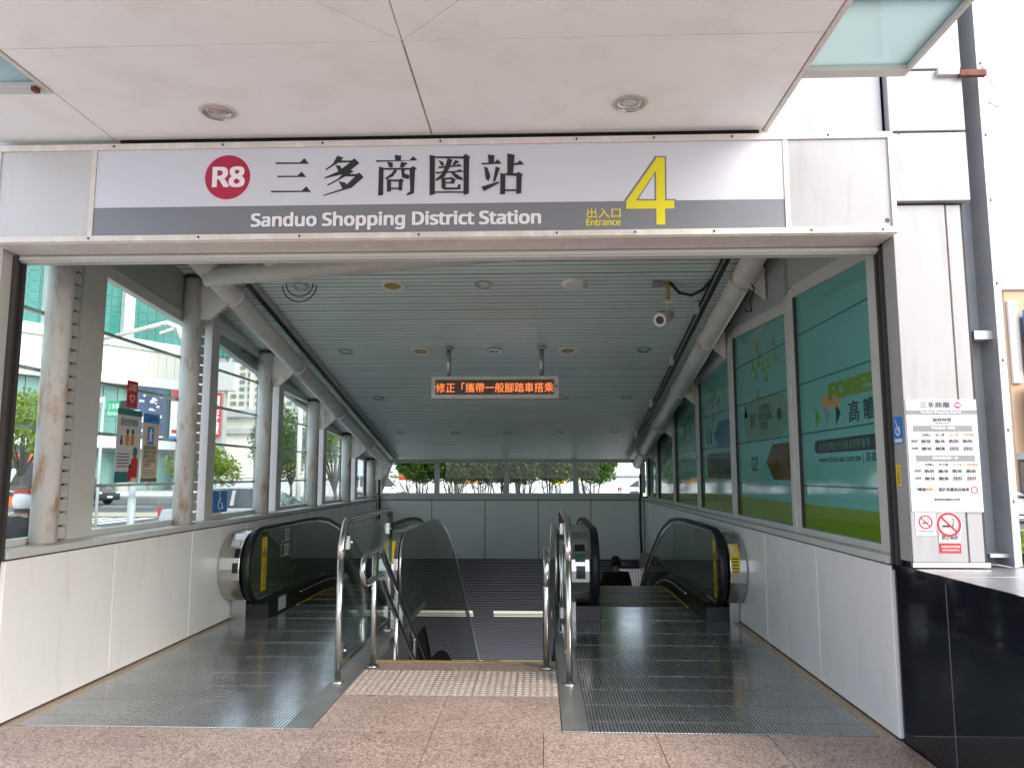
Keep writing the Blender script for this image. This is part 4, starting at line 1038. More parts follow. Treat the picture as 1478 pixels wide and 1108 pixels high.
for z in (.56, .73): pn.box(-2.962, -2.9605, 8.72, 8.98, z, z + .14)
P('picture_notice', pn, m_paper, bLl)
pk = MB()
for z in (.56, .73):
    pk.quad((-2.9598, 8.73, z + .01), (-2.9598, 8.82, z + .01), (-2.9598, 8.82, z + .13), (-2.9598, 8.73, z + .13))
    text(pk, '緊握扶手\n站穩踏階', (-2.9605, 8.84, z + .03), UY, UZ, .13, .09)
P('notice_print', pk, m_ink, bLl, fixn=False)
P('number_plate', MB().box(-2.849, -2.847, 8.36, 8.6, .03, .17), m_paper, bLl)
# buttons and plates on the rounded housings, facing the camera
def hpos(a, r=.357): return (8.03 - r * math.cos(math.radians(a)), .55 + r * math.sin(math.radians(a)))
def on_housing(hs, x0, x1, a0, a1, mat, name, r=.3575):
    ys_ = [hpos(a0 + (a1 - a0) * i / 3, r) for i in range(4)]; ys2 = [hpos(a0 + (a1 - a0) * i / 3, r + .003) for i in range(4)]
    return P(name, MB().prism([(x0, y, z) for y, z in ys] + [] if False else [(x0, y, z) for y, z in ys_ + ys2[::-1]], (x1 - x0, 0, 0)), mat, hs)
on_housing(hLl, -3.09, -3.045, 18, 34, m_black, 'key_switch'); on_housing(hLl, -3.1, -3.045, -6, 10, m_black, 'stop_button'); on_housing(hLl, -3.15, -3.06, 38, 52, m_paper, 'plate')
on_housing(hRl, .34, .44, 32, 44, m_black, 'key_switch'); on_housing(hRl, .34, .44, 14, 27, M('green_indicator', (.01, .09, .05), .4), 'direction_light'); on_housing(hRl, .35, .44, -12, 8, m_black, 'stop_button')
on_housing(hRr, 1.865, 1.955, -2, 46, m_sticker, 'warning_plate'); on_housing(hRr, 1.875, 1.915, 28, 42, m_paper, 'small_plate', .3605)
on_housing(hLr, -1.58, -1.47, 10, 50, m_sticker, 'warning_plate')
for k in range(5): on_housing(hRr, 1.88 + .0, 1.94, -1 + k * 5, 1 + k * 5, m_ink, 'plate_print', .3608)

# ================================================================== glass guards and stair handrails
def guard(X, label, ya=5.66, yb=7.5):
    t = T('glass_guard', label, 'railing', (X, (ya + yb) / 2, 0), 'glass guards of the stairway')
    r = .023
    for y, yt in ((ya, ya + .18), (yb, yb + .05)):
        P('post', MB().tube([(X, y, .004), (X, y, .9)], r, 16), m_steel, t)
        P('post_foot', MB().cyl((X, y, .004), (X, y, .02), .052, 20, .04), m_steel, t)
    P('top_rail', MB().tube([(X, ya, .88), (X, ya + .02, .97), (X, ya + .12, 1.12), (X, ya + .19, 1.155), (X, ya + .3, 1.16), (X, yb - .1, 1.155), (X, yb, 1.13), (X, yb, .88)], .027, 16), m_steel, t)
    P('pane', MB().prism([(X - .005, ya + .09, .12), (X - .005, yb - .06, .12), (X - .005, yb - .06, 1.09), (X - .005, ya + .26, 1.09), (X - .005, ya + .09, .93)], (.01, 0, 0)), m_guard, t)
    P('bottom_channel', MB().box(X - .014, X + .014, ya + .06, yb - .04, .085, .119), m_steel, t)
    for y in (ya + .1, yb - .1):
        for z in (.2, .98):
            P('clamp', MB().box(X - .018, X + .018, y - .02 + (.12 if z > .5 and y < 6 else 0), y + .05 + (.12 if z > .5 and y < 6 else 0), z - .05, z + .05).cyl((X - .03, y + .02 + (.12 if z > .5 and y < 6 else 0), z), (X + .03, y + .02 + (.12 if z > .5 and y < 6 else 0), z), .012, 10), m_steel, t)
    return t
guard(-1.476, 'glass guard panel with bent steel tube rail left of the stairs')
guard(.202, 'glass guard panel with steel posts right of the stairs, seen nearly edge on')
def stair_rail(X, label):
    t = T('stair_handrail', label, 'handrail', (X, 6.2, 0), 'stair handrails')
    top = [(X, 6.35, .885)] + [(X, 6.35 + d, .885 - d * .6) for d in (.3, 1, 2, 3, 4.5)]
    P('rail', MB().tube([(X, 6.42, .652), (X, 6.32, .685), (X, 5.86, .675), (X, 5.76, .70), (X, 5.70, .78), (X, 5.74, .86), (X, 5.82, .885), (X, 6.2, .89)] + top, .024, 14), m_steel, t)
    P('lower_rail', MB().tube([(X, 6.3, .69)] + [(X, 6.3 + d, .68 - d * .6) for d in (.1, 1, 2, 3, 4.5)], .022, 14), m_steel, t)
    for y, z0, zt in ((6.12, .004, .87), (7.1, -.62, .42), (8.15, -1.2, -.2), (9.2, -1.8, -.83)):
        P('post', MB().cyl((X, y, z0), (X, y, zt), .022, 14), m_steel, t)
    P('post_foot', MB().cyl((X, 6.12, .004), (X, 6.12, .018), .055, 20, .042), m_steel, t)
stair_rail(-1.32, 'double steel stair handrail with looped end on the left of the stairs')
stair_rail(.042, 'double steel stair handrail with looped end on the right of the stairs')

# ================================================================== the shaft below
sf = T('stair_flight', 'granite stair flight going down between the two escalators', 'stairs', (-.6, 6.35, -.1))
for k in range(16): P('tread', MB().box(-1.37, .12, 6.352 + k * .29, 6.352 + (k + 1) * .29 - .002, -.17 - (k + 1) * .165, -(k + 1) * .165), m_granite, sf)
tc = T('shaft_ceiling', 'dark slatted ceiling sloping down into the station below the end wall', 'ceiling', (-.6, 15.2, -.15))
tan3 = .577; sl0 = None
for k in range(62):
    y = 15.19 + k * .128; z = -.152 - (y - 15.15) * tan3
    if sl0 is None:
        sl0 = P('slat', MB().prism([(-3.35, y, z), (-3.35, y + .10, z - .10 * tan3), (-3.35, y + .10, z - .10 * tan3 + .03), (-3.35, y, z + .03)], (4.85, 0, 0)), m_dkslat, tc); yb0, zb0 = y, z
    else:
        d = dup(sl0, None, tc); d.location = sl0.location + Vector((0, y - yb0, z - zb0))
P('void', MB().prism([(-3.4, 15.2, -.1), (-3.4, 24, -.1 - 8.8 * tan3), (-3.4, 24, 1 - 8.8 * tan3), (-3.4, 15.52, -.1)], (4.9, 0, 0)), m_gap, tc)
P('side_soffit', MB().box(1.51, 2.1, 15.19, 22, -.145, -.1), m_dkslat, tc)
lampn = {17.6: 'upper', 20.75: 'lower'}
for y in (17.6, 20.75):
    for x0, x1, sd in ((-2.5, -1.55, 'left'), (-1.075, .065, 'middle'), (.5, 1.4, 'added right')):  # right lamp of each row is added, to light the beige wall panels
        z = -.16 - (y - 15.15) * tan3
        t = T('shaft_lamp', 'glowing fluorescent panel in the dark shaft ceiling, %s one of the %s row' % (sd, lampn[y]), 'light', (x0, y, z), 'fluorescent panels in the shaft ceiling')
        P('diffuser', MB().prism([(x0, y, z - .012), (x0, y + .26, z - .012 - .26 * tan3), (x0, y + .26, z + .01 - .26 * tan3), (x0, y, z + .01)], (x1 - x0, 0, 0)), m_lamp, t)
        gm = MB()
        for f in (.33, .66): gm.prism([(x0, y + .26 * f, z - .026 - .26 * f * tan3), (x0, y + .26 * f + .012, z - .026 - (.26 * f + .012) * tan3), (x0, y + .26 * f + .012, z - .013 - (.26 * f + .012) * tan3), (x0, y + .26 * f, z - .013 - .26 * f * tan3)], (x1 - x0, 0, 0))
        P('louvre', gm, m_steel_d, t)
sw = T('shaft_wall', 'beige wall panels with slanted joints lining the right side of the shaft', 'wall', (2.05, 15, -1))
P('backing', MB().box(2.07, 2.2, 8, 26, -9, -.016), m_dkwall, sw)
for k in range(22):
    y0 = 12.6 + k * .5; lean = .6
    P('panel', MB().prism([(2.04, y0 + lean, -.146), (2.04, y0 + .39 + lean, -.146), (2.04, y0 + .39 - 2.5, -4.6), (2.04, y0 - 2.5, -4.6)], (.028, 0, 0)), m_shaft, sw)
P('hand_strip', MB().tube([(2.0, 11, -.75), (2.0, 20, -6.1)], .03, 8), m_steel, sw)
s2 = MB().box(-3.45, -3.3, 8, 26, -9, -.016)
tag(P('shaft_wall', s2, m_dkwall, loc=(-3.4, 8, -3)), 'dark wall lining the left side of the shaft', 'wall')
S('lower_floor', MB().prism([(-3.3, 8.3, -1.6), (-3.3, 8.3, -1.5), (-3.3, 24, -9.0), (-3.3, 24, -9.2)], (5.4, 0, 0)), m_dkwall)
S('well_front', MB().box(-3.12, -1.4, 8.3, 8.36, -3, -.06).box(.16, 1.93, 8.3, 8.36, -3, -.06), m_dkwall)

# ================================================================== person riding down
def skin_mesh(name, pts, edges, rad, mat, parent, root=0, sub=2):
    me = bpy.data.meshes.new(name); base = wloc(parent)
    me.from_pydata([Vector(p) - base for p in pts], edges, [])
    o = bpy.data.objects.new(name, me); COL.objects.link(o); o.parent = parent
    sm = o.modifiers.new('skin', 'SKIN')
    for i, r in enumerate(rad):
        rr = r if isinstance(r, tuple) else (r, r)
        me.skin_vertices[0].data[i].radius = rr
        me.skin_vertices[0].data[i].use_root = (i == root)
    sm.use_smooth_shade = True
    sb = o.modifiers.new('smooth', 'SUBSURF'); sb.levels = sub; sb.render_levels = sub
    me.materials.append(mat)
    return o
def standing(x, y, z, label):
    t = T('person', label, 'person', (x, y, z))
    p = lambda a, b, c: (x + a, y + b, z + c)
    body = [p(0, 0, .92), p(0, 0, 1.1), p(0, -.01, 1.28), p(0, 0, 1.42), p(0, 0, 1.5), p(0, .015, 1.56), p(0, .02, 1.63), p(0, .015, 1.70),
            p(-.1, 0, .86), p(-.1, .03, .48), p(-.1, 0, .09), p(-.11, .13, .04), p(.1, 0, .86), p(.1, .03, .48), p(.1, 0, .09), p(.11, .13, .04),
            p(-.19, 0, 1.41), p(-.25, -.02, 1.14), p(-.24, .09, .9), p(-.235, .13, .82), p(.19, 0, 1.41), p(.25, -.02, 1.14), p(.24, .12, .93), p(.235, .17, .86)]
    ed_ = [(0, 1), (1, 2), (2, 3), (3, 4), (4, 5), (5, 6), (6, 7), (0, 8), (8, 9), (9, 10), (10, 11), (0, 12), (12, 13), (13, 14), (14, 15), (3, 16), (16, 17), (17, 18), (18, 19), (3, 20), (20, 21), (21, 22), (22, 23)]
    rd = [(.15, .1), (.14, .1), (.16, .11), (.11, .08), .055, .07, .085, .055, .085, .058, .045, .04, .085, .058, .045, .04, .06, .046, .036, .036, .06, .046, .036, .036]
    skin_mesh('body', body, ed_, rd, m_skin, t)
    jk = [p(0, 0, .82), p(0, 0, 1.0), p(0, 0, 1.15), p(0, -.005, 1.3), p(0, 0, 1.42), p(0, 0, 1.475), p(-.19, 0, 1.415), p(-.255, -.02, 1.14), p(-.242, .08, .92), p(.19, 0, 1.415), p(.255, -.02, 1.14), p(.242, .1, .95)]
    skin_mesh('jacket', jk, [(0, 1), (1, 2), (2, 3), (3, 4), (4, 5), (4, 6), (6, 7), (7, 8), (4, 9), (9, 10), (10, 11)], [(.19, .14), (.18, .13), (.175, .13), (.19, .14), (.13, .1), (.075, .075), .085, .066, .055, .085, .066, .055], m_suit, t)
    ps = [p(0, 0, .95), p(-.1, 0, .85), p(-.1, .03, .48), p(-.1, 0, .1), p(.1, 0, .85), p(.1, .03, .48), p(.1, 0, .1)]
    skin_mesh('trousers', ps, [(0, 1), (1, 2), (2, 3), (0, 4), (4, 5), (5, 6)], [(.16, .12), .11, .082, .066, .11, .082, .066], m_suit, t)
    h = MB().ball((x, y - .005, z + 1.665), .102, 18, 12, .9, 1.08, 1.05, 0, .6)
    for sx_ in (-1, 1): h.ball((x + sx_ * .05, y - .05, z + 1.63), .05, 10, 8)
    P('hair', h, m_hair, t)
    e_ = MB()
    for sx_ in (-1, 1): e_.ball((x + sx_ * .088, y + .02, z + 1.615), .026, 8, 6, .5, .7, 1.2)
    P('ear', e_, m_skin, t)
    f_ = MB().ball((x, y + .115, z + 1.60), .018, 8, 6, .8, 1, 1.2)
    P('nose', f_, m_skin, t)
    sh = MB()
    for sx_ in (-1, 1): sh.ball((x + sx_ * .105, y + .06, z + .045), .06, 12, 8, .75, 2.1, .75)
    P('shoes', sh, m_hair, t)
    return t
standing(1.42, 14.75, ft(14.75) - .02, 'person in a black jacket seen from behind, riding the right escalator down')
# ================================================================== outside: pavement and road
pv = S('pavement', MB().box(-60, -3.9, -40, 24, -.38, -.32).box(-3.9, 7.2, -40, -6.02, -.38, -.32).box(7.02, 60, -40, 14, -.38, -.32).box(2.62, 7.02, 4.68, 14, -.38, -.32).box(-3.9, 2.62, 15.6, 24, -.38, -.32), m_walk)
P('kerb', MB().box(-60, 40, 24.0, 24.25, -.40, -.24), m_walk, pv, bev=.01)
S('far_pavement', MB().box(-140, 60, 62, 330, -.38, -.25), m_walk)
mk = MB()
for k in range(14): mk.box(-40 + k * 5, -37 + k * 5, 42.9, 43.1, -.34, -.331)
mk.box(-60, 40, 26, 26.15, -.34, -.331); mk.box(-60, 40, 59, 59.15, -.34, -.331)
for k in range(9): mk.box(-24 + k * .9, -23.5 + k * .9, 28, 32, -.34, -.331)
P('road_marking', mk, m_paint, bpy.data.objects['ground'])
ug = M('tan_road_band', (.40, .36, .28), .85, var=.12, scale=.8)
S('road_band', MB().box(-60, 40, 33, 36.5, -.34, -.332).box(-60, 40, 24.3, 26, -.34, -.332), ug)

# ---- foliage
def leaf_cloud(mb, c, rad, n, size, hollow=.35, flat=.0, rng=random):
    for _ in range(n):
        while True:
            p = Vector((rng.uniform(-1, 1), rng.uniform(-1, 1), rng.uniform(-1, 1)))
            if hollow < p.length < 1: break
        q = Vector(c) + Vector((p.x * rad[0], p.y * rad[1], p.z * rad[2]))
        s = size * rng.uniform(.6, 1.3)
        a = Vector((rng.gauss(0, 1), rng.gauss(0, 1), rng.gauss(0, .7))).normalized()
        b = a.cross(Vector((rng.gauss(0, 1), rng.gauss(0, 1), rng.gauss(0, 1)))).normalized()
        mb.add([q - a * s, q - b * s * .45, q + a * s, q + b * s * .45], [(0, 1, 2, 3)])
lf_dark = leafmat('dark_shrub_leaves', (.045, .085, .015), (.12, .20, .035), .4)
lf_mid = leafmat('mid_green_leaves', (.05, .11, .02), (.13, .22, .04), .4)
lf_lime = leafmat('lime_leaves', (.14, .22, .03), (.26, .34, .06), .45)
m_bark = M('bark', (.07, .055, .045), .9, var=.3, scale=20)
def tree(loc, h, r, label, mat, trunk_h, n=2200, size=.16, group='street trees', lobes=7, name='street_tree', cat='tree'):
    rng = random.Random(hash((round(loc[0] * 10), round(loc[1] * 10))) & 0xffff)
    t = T(name, label, cat, loc, group)
    L = Vector(loc)
    tm = MB().tube([L, L + Vector((.05, 0, trunk_h * .6)), L + Vector((-.03, .04, trunk_h)), L + Vector((0, 0, h * .8))], .1, 9, True, [r * .07, r * .055, r * .045, r * .015])
    cm = MB()
    for k in range(lobes):
        a = k * 2.4 + rng.uniform(0, .5); rr = r * (.55 if k else 0)
        c = L + Vector((rr * math.cos(a), rr * math.sin(a), trunk_h + (h - trunk_h) * (.35 + .45 * rng.random())))
        tm.tube([L + Vector((0, 0, trunk_h * .8)), (L + Vector((0, 0, trunk_h * .8))).lerp(c, .55) + Vector((0, 0, .1)), c], .03, 6, True, [r * .04, r * .025, r * .01])
        s = rng.uniform(.42, .6)
        leaf_cloud(cm, c, (r * s, r * s, (h - trunk_h) * .32), n // lobes, size, .25, rng=rng)
    P('trunk', tm, m_bark, t, fixn=False); P('crown', cm, mat, t, fixn=False)
    return t
# hedge of multi-stemmed shrubs behind the end wall, in a raised bed
tag(P('planter_bed', MB().box(-6, 6, 16.3, 18.2, -.34, .55), m_walk, loc=(0, 17, -.34)), 'raised concrete planting bed behind the end wall windows', 'planter')
hl = ['shrub at the left end of the end window, sparse with red tinted leaves beside it', 'dense shrub in the second pane, next to the first mullion', 'dense shrub in the middle of the second pane',
      'shrub filling the left part of the third pane', 'shrub behind the right part of the third pane', 'thin rounded shrub in the fourth pane, light showing round it', 'shrub just left of the second mullion']
for i, (x, y, rr) in enumerate(((-2.75, 17.2, .56), (-1.95, 17.0, .62), (-1.3, 17.1, .62), (-.45, 17.0, .62), (.3, 17.1, .6), (1.15, 17.2, .6), (-.85, 17.5, .58))):
    rng = random.Random(40 + i)
    t = T('hedge_shrub', hl[i], 'shrub', (x, y, .55), 'hedge shrubs behind the end wall')
    st_ = MB(); cr = MB()
    for k in range(7):
        a = rng.uniform(0, 6.28); d = rng.uniform(.05, .3)
        b0 = Vector((x + .06 * math.cos(a), y + .06 * math.sin(a), .5)); b1 = Vector((x + d * math.cos(a), y + d * math.sin(a) * .7, 1.25 + rng.uniform(-.1, .15))); b2 = b1 + Vector((rng.uniform(-.2, .2), rng.uniform(-.15, .15), .45))
        st_.tube([b0, b0.lerp(b1, .5) + Vector((rng.uniform(-.03, .03), 0, 0)), b1, b2], .012, 5, True, [.02, .016, .012, .005])
        for f in range(3):
            c_ = b1 + Vector((rng.uniform(-.25, .25), rng.uniform(-.2, .2), rng.uniform(-.05, .2)))
            st_.tube([b1 - Vector((0, 0, .12)), c_], .005, 4)
    leaf_cloud(cr, (x, y, 1.82), (rr, rr * .7, .46), 3000, .06, .05, rng=rng)
    leaf_cloud(cr, (x + .1, y, 1.5), (rr * .8, rr * .5, .22), 1000, .045, .1, rng=rng)
    leaf_cloud(cr, (x, y, 2.25), (rr * 1.1, rr * .7, .25), 400, .034, .1, rng=rng)
    P('stems', st_, m_bark, t, fixn=False); P('crown', cr, lf_dark if i not in (0, 5) else lf_mid, t, fixn=False)
tree((-4.6, 21.5, -.34), 4.0, 1.5, 'bright lime green tree beyond the left end of the end window', lf_lime, 1.4, 1600, .09)
tree((4.3, 21.5, -.34), 4.2, 1.4, 'bright lime green tree beyond the right end of the end window', lf_lime, 2.0, 1400, .09)
tree((-20.9, 30, -.34), 5.2, 2.0, 'light green young tree in front of the store, seen through the narrowest window', lf_lime, 2.2, 2600, .12)
tree((-19.6, 44, -.34), 3.6, 2.1, 'low bushy tree seen above the wheelchair notice', lf_lime, .9, 3000, .13)
tree((-13.6, 39, -.34), 5.2, 1.5, 'tall green tree seen through the third clear window from the end wall', lf_mid, 1.2, 2600, .12)
tree((-10.3, 38, -.34), 5.6, 1.8, 'leafy green tree filling the second clear window from the end wall', lf_mid, 1.2, 3000, .12)
tree((-16.5, 50, -.34), 4.8, 1.5, 'green tree at the right edge of the wheelchair window', lf_mid, 1.2, 2200, .13)

for (x_, y_, h_, lb_) in ((-3.0, 27, 4.6, 'pale lime tree behind the hedge, over its first mullion'), (-.9, 29, 5.0, 'pale lime tree behind the middle of the hedge'), (1.3, 28, 4.8, 'pale lime tree behind the hedge, right of its middle')):
    tree((x_, y_, -.34), h_, 1.7, lb_, lf_lime, 1.9, 1500, .1)
# ---- department store across the street
FO = Vector((-43.8, 75, 0)); FU = Vector((.49, .872, 0)).normalized(); FN = Vector((FU.y, -FU.x, 0))
def fb(mb, s0, s1, z0, z1, d0, d1):
    q = lambda s, d: FO + FU * s + FN * d
    b = [q(s0, d1), q(s1, d1), q(s1, d0), q(s0, d0)]
    return mb.hexa([v + Vector((0, 0, z0)) for v in b], [v + Vector((0, 0, z1)) for v in b])
ds = T('department_store', 'white department store with teal glass grid and panelled band across the street', 'building', FO + FU * 8)
m_store = M('store_white_cladding', (.66, .66, .64), .4, var=.03, scale=.4)
m_storep = M('store_cream_panel', (.60, .58, .51), .45, var=.04, scale=.5)
m_teal = M('teal_store_glass', (.03, .2, .175), .12, var=.12, scale=.3, spec=.7)
m_tealdk = M('pale_teal_store_glass', (.14, .27, .26), .12, var=.2, scale=.25, spec=.7)
m_conc = M('grey_concrete', (.34, .35, .35), .6, var=.08, scale=.5)  # plain mid grey with slight random variation
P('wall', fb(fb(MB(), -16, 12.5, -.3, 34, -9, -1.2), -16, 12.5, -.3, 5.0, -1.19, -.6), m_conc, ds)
bd = MB(); fb(bd, -16, 12.5, 10.7, 11.75, -1.19, .35); fb(bd, -16, 12.5, 14.55, 15.6, -1.19, .35); fb(bd, -16, 12.5, 11.76, 14.54, -1.19, .1)
P('band', bd, m_store, ds)
pm = None
for k in range(28):
    s = -15.8 + k
    if pm is None: pm = P('band_panel', fb(MB(), s + .03, s + .97, 11.8, 14.5, .11, .16), m_storep, ds); s0_ = s
    else: dup(pm, pm.location + FU * (s - s0_), ds)
pil = MB()
for s in (-13.2, -6.0, 1.9, 9.7): fb(pil, s - .55, s + .55, 15.61, 34, -1.19, -.2)
P('pilaster', pil, m_store, ds)
pm = None; cnt = 0
for k in range(26):
    s = -15 + k * 1.02
    for j in range(9):
        z = 15.75 + j * 1.02
        if pm is None: pm = P('pane', fb(MB(), s, s + .96, z, z + .95, -1.18, -.9), m_teal, ds); s0_, z0_ = s, z
        else: dup(pm, pm.location + FU * (s - s0_) + Vector((0, 0, z - z0_)), ds)
P('pane_grid', fb(MB(), -16, 12.5, 15.62, 34, -1.18, -1.0), m_store, ds)
pm = None
for k in range(16):
    s = -12 + k * 1.5
    for j in range(2):
        z = 5.3 + j * 2.7
        if pm is None: pm = P('store_window', fb(MB(), s, s + 1.42, z, z + 2.6, -1.1, -.8), m_tealdk, ds); s0_, z0_ = s, z
        else: dup(pm, pm.location + FU * (s - s0_) + Vector((0, 0, z - z0_)), ds)
P('beam', fb(MB(), -16, 12.5, 4.1, 5.2, -1.0, 1.6), m_store, ds)
co = MB()
for s in (-12, -6, 1.6, 8):
    c = FO + FU * s + FN * .7
    co.tube([(c.x, c.y, -.3), (c.x, c.y, 4.1)], .62, 18)
P('column', co, m_store, ds)
for k in range(8): P('shop_window', fb(MB(), -14 + k * 3.2, -11.2 + k * 3.2, -.1, 3.7, -.59, -.5), m_tealdk, ds)
bn = T('store_banner', 'navy banner with white pattern hanging on the store front', 'banner', FO + FU * 5, 'store banners')
P('sheet', fb(MB(), 2.9, 6.2, 4.2, 10.6, .4, .46), M('navy_banner', (.05, .075, .15), .5, var=.2, scale=.8), bn)
wm = MB()
for _ in range(30):
    a, b = random.uniform(3.0, 5.6), random.uniform(4.5, 9.9); fb(wm, a, a + random.uniform(.1, .6), b, b + random.uniform(.08, .3), .461, .465)
P('pattern', wm, m_white, bn)
bn = T('store_banner', 'white banner with red and blue waves beside the navy banner on the store front', 'banner', FO + FU * 14, 'store banners')
P('sheet', fb(MB(), 6.8, 9.2, 4.4, 10.6, .4, .46), m_white, bn)
P('wave', fb(MB(), 6.8, 9.2, 9.4, 10.6, .461, .468), m_red, bn); P('wave', fb(MB(), 6.8, 9.2, 4.4, 5.6, .461, .468), m_bluesign, bn); P('wave', fb(MB(), 7, 9, 5.9, 6.3, .461, .468), m_red, bn)
# second, greyer wing with the tall red banner
wg = T('store_wing', 'grey rendered wing of the store with a teal glass corner', 'building', (-30.5, 80, -.3))
P('wall', MB().box(-36.5, -32.3, 76, 77, -.3, 13.4), m_conc, wg)
P('ledge', MB().box(-36.6, -31.3, 75.9, 77.1, 10.0, 12.9), M('grey_ledge', (.50, .50, .50), .5), wg)
pm = None
for k in range(5):
    for j in range(4):
        x = -36.4 + k * .98; z = 13.45 + j * 1.5
        if pm is None: pm = P('pane', MB().box(x, x + .9, 75.8, 75.98, z, z + 1.4), m_teal, wg); x0_, z0_ = x, z
        else: dup(pm, pm.location + Vector((x - x0_, 0, z - z0_)), wg)
P('glass_corner', MB().box(-36.5, -31.5, 76, 77, 13.41, 20), m_tealdk, wg)
rb = T('red_banner', 'tall red banner with white characters on the grey wing', 'banner', (-32.4, 75.5, 4))
P('sheet', MB().box(-33.15, -32.35, 75.6, 75.7, 5.2, 9.7), m_red, rb)
P('lettering', text(MB(), '週\n年\n慶', (-33.03, 75.6, 5.5), UX, UZ, .55, 3.9, .02), m_white, rb, fixn=False)

# ---- apartment tower far behind
tw_ = T('apartment_tower', 'pale beige apartment tower with rows of windows far behind the trees', 'building', (-110, 306, 0))
m_tower = M('tower_wall', (.62, .57, .5), .6, var=.04, scale=.1)
P('wall', MB().box(-129, -92, 300, 320, 0, 70), m_tower, tw_)
P('ledge', MB().box(-140, -88, 296, 325, 24, 27).box(-140, -88, 297, 325, 17.5, 19.5), m_conc, tw_)
P('podium', MB().box(-142, -86, 299, 330, 0, 24), m_tower, tw_)
m_win = M('tower_window', (.16, .20, .22), .2, var=.3, scale=.5)
pm = None
for k in range(11):
    for j in range(14):
        x = -127.5 + k * 3.25; z = 29 + j * 2.9
        if pm is None: pm = P('window', MB().box(x, x + 1.9, 299.6, 299.95, z, z + 1.5), m_win, tw_); x0_, z0_ = x, z
        else: dup(pm, pm.location + Vector((x - x0_, 0, z - z0_)), tw_)
for k in range(4): P('balcony_strip', MB().box(-126.2 + k * 9.7, -124.8 + k * 9.7, 298.6, 299.5, 27, 70), m_storep, tw_)

# ---- advertising board, lamp, posts
ob = T('orange_board', 'dark advertising board with orange bands and white lettering across the pavement', 'billboard', (-26, 34, -.34))
P('board', MB().box(-33, -22.85, 34, 34.1, .5, 2.02), M('dark_board', (.06, .06, .06), .5), ob)
P('orange_band', MB().box(-33, -22.85, 33.98, 34.12, 2.021, 2.42).box(-33, -22.85, 33.98, 34.12, .05, .499), M('orange_band', (.85, .17, .015), .4), ob)
P('lettering', text(MB(), 'y', (-24.6, 34, 1.0), UX, UZ, .75, .75, .03).quad((-24.6, 33.995, .85), (-23.7, 33.995, .85), (-23.7, 33.995, .91), (-24.6, 33.995, .91)).quad((-24.6, 33.995, .7), (-23.7, 33.995, .7), (-23.7, 33.995, .76), (-24.6, 33.995, .76)), m_white, ob, fixn=False)
P('post', MB().box(-23.2, -23.1, 34.11, 34.2, -.34, 2.4).box(-30.2, -30.1, 34.11, 34.2, -.34, 2.4), m_zinc, ob)
sl_ = T('street_lamp', 'white street lamp with a long curved arm, seen in the notice window', 'street lamp', (-12.05, 25, -.34))
P('pole', MB().tube([(-12.05, 25, -.34), (-12.05, 25, 5.2), (-12.1, 25, 6.0), (-12.3, 25, 6.45), (-12.7, 25, 6.62), (-13.5, 25, 6.42), (-15.2, 25, 6.0)], .09, 12, True, [.14, .11, .1, .09, .085, .08, .06]), m_column, sl_)
P('lamp_head', MB().hexa([(-12.9, 24.9, 6.2), (-12.45, 24.9, 6.35), (-12.45, 25.1, 6.35), (-12.9, 25.1, 6.2)], [(-12.9, 24.9, 6.3), (-12.45, 24.9, 6.45), (-12.45, 25.1, 6.45), (-12.9, 25.1, 6.3)]), m_frame, sl_)
sp = T('sign_post', 'galvanised sign post standing outside behind the grey notice', 'post', (-7.6, 14, -.34))
P('post', MB().cyl((-7.6, 14, -.34), (-7.6, 14, 2.7), .055, 14), m_zinc, sp)
P('sleeve', MB().cyl((-7.6, 14, -.34), (-7.6, 14, 1.05), .07, 14), m_zinc, sp)
lpst = T('lamp_post', 'slim white lamp post in the third clear window from the end wall', 'lamp post', (-9.6, 30, -.34))
P('post', MB().tube([(-9.6, 30, -.34), (-9.6, 30, 4.2)], .09, 10), m_column, lpst); P('lantern', MB().ball((-9.6, 30, 4.35), .2, 10, 8), m_white, lpst)
gs = T('street_sign', 'green street name sign with a white dome lamp on a slim pole', 'street sign', (-14.7, 25, -.34))
P('pole', MB().cyl((-14.75, 25, -.34), (-14.75, 25, 4.1), .05, 10), m_zinc, gs)
P('plate', MB().box(-14.6, -14.15, 24.97, 25, 3.4, 3.95), M('green_sign_plate', (.02, .28, .16), .4), gs)
P('lettering', text(MB(), '三多路\nSanduo', (-14.57, 24.97, 3.47), UX, UZ, .39, .4), m_white, gs, fixn=False)
P('dome_lamp', MB().ball((-14.9, 24.8, 3.95), .2, 12, 6, 1.3, 1, .7), m_white, gs)
P('signal_box', MB().box(-14.1, -13.75, 24.9, 25.1, 3.5, 3.95), m_black, gs)

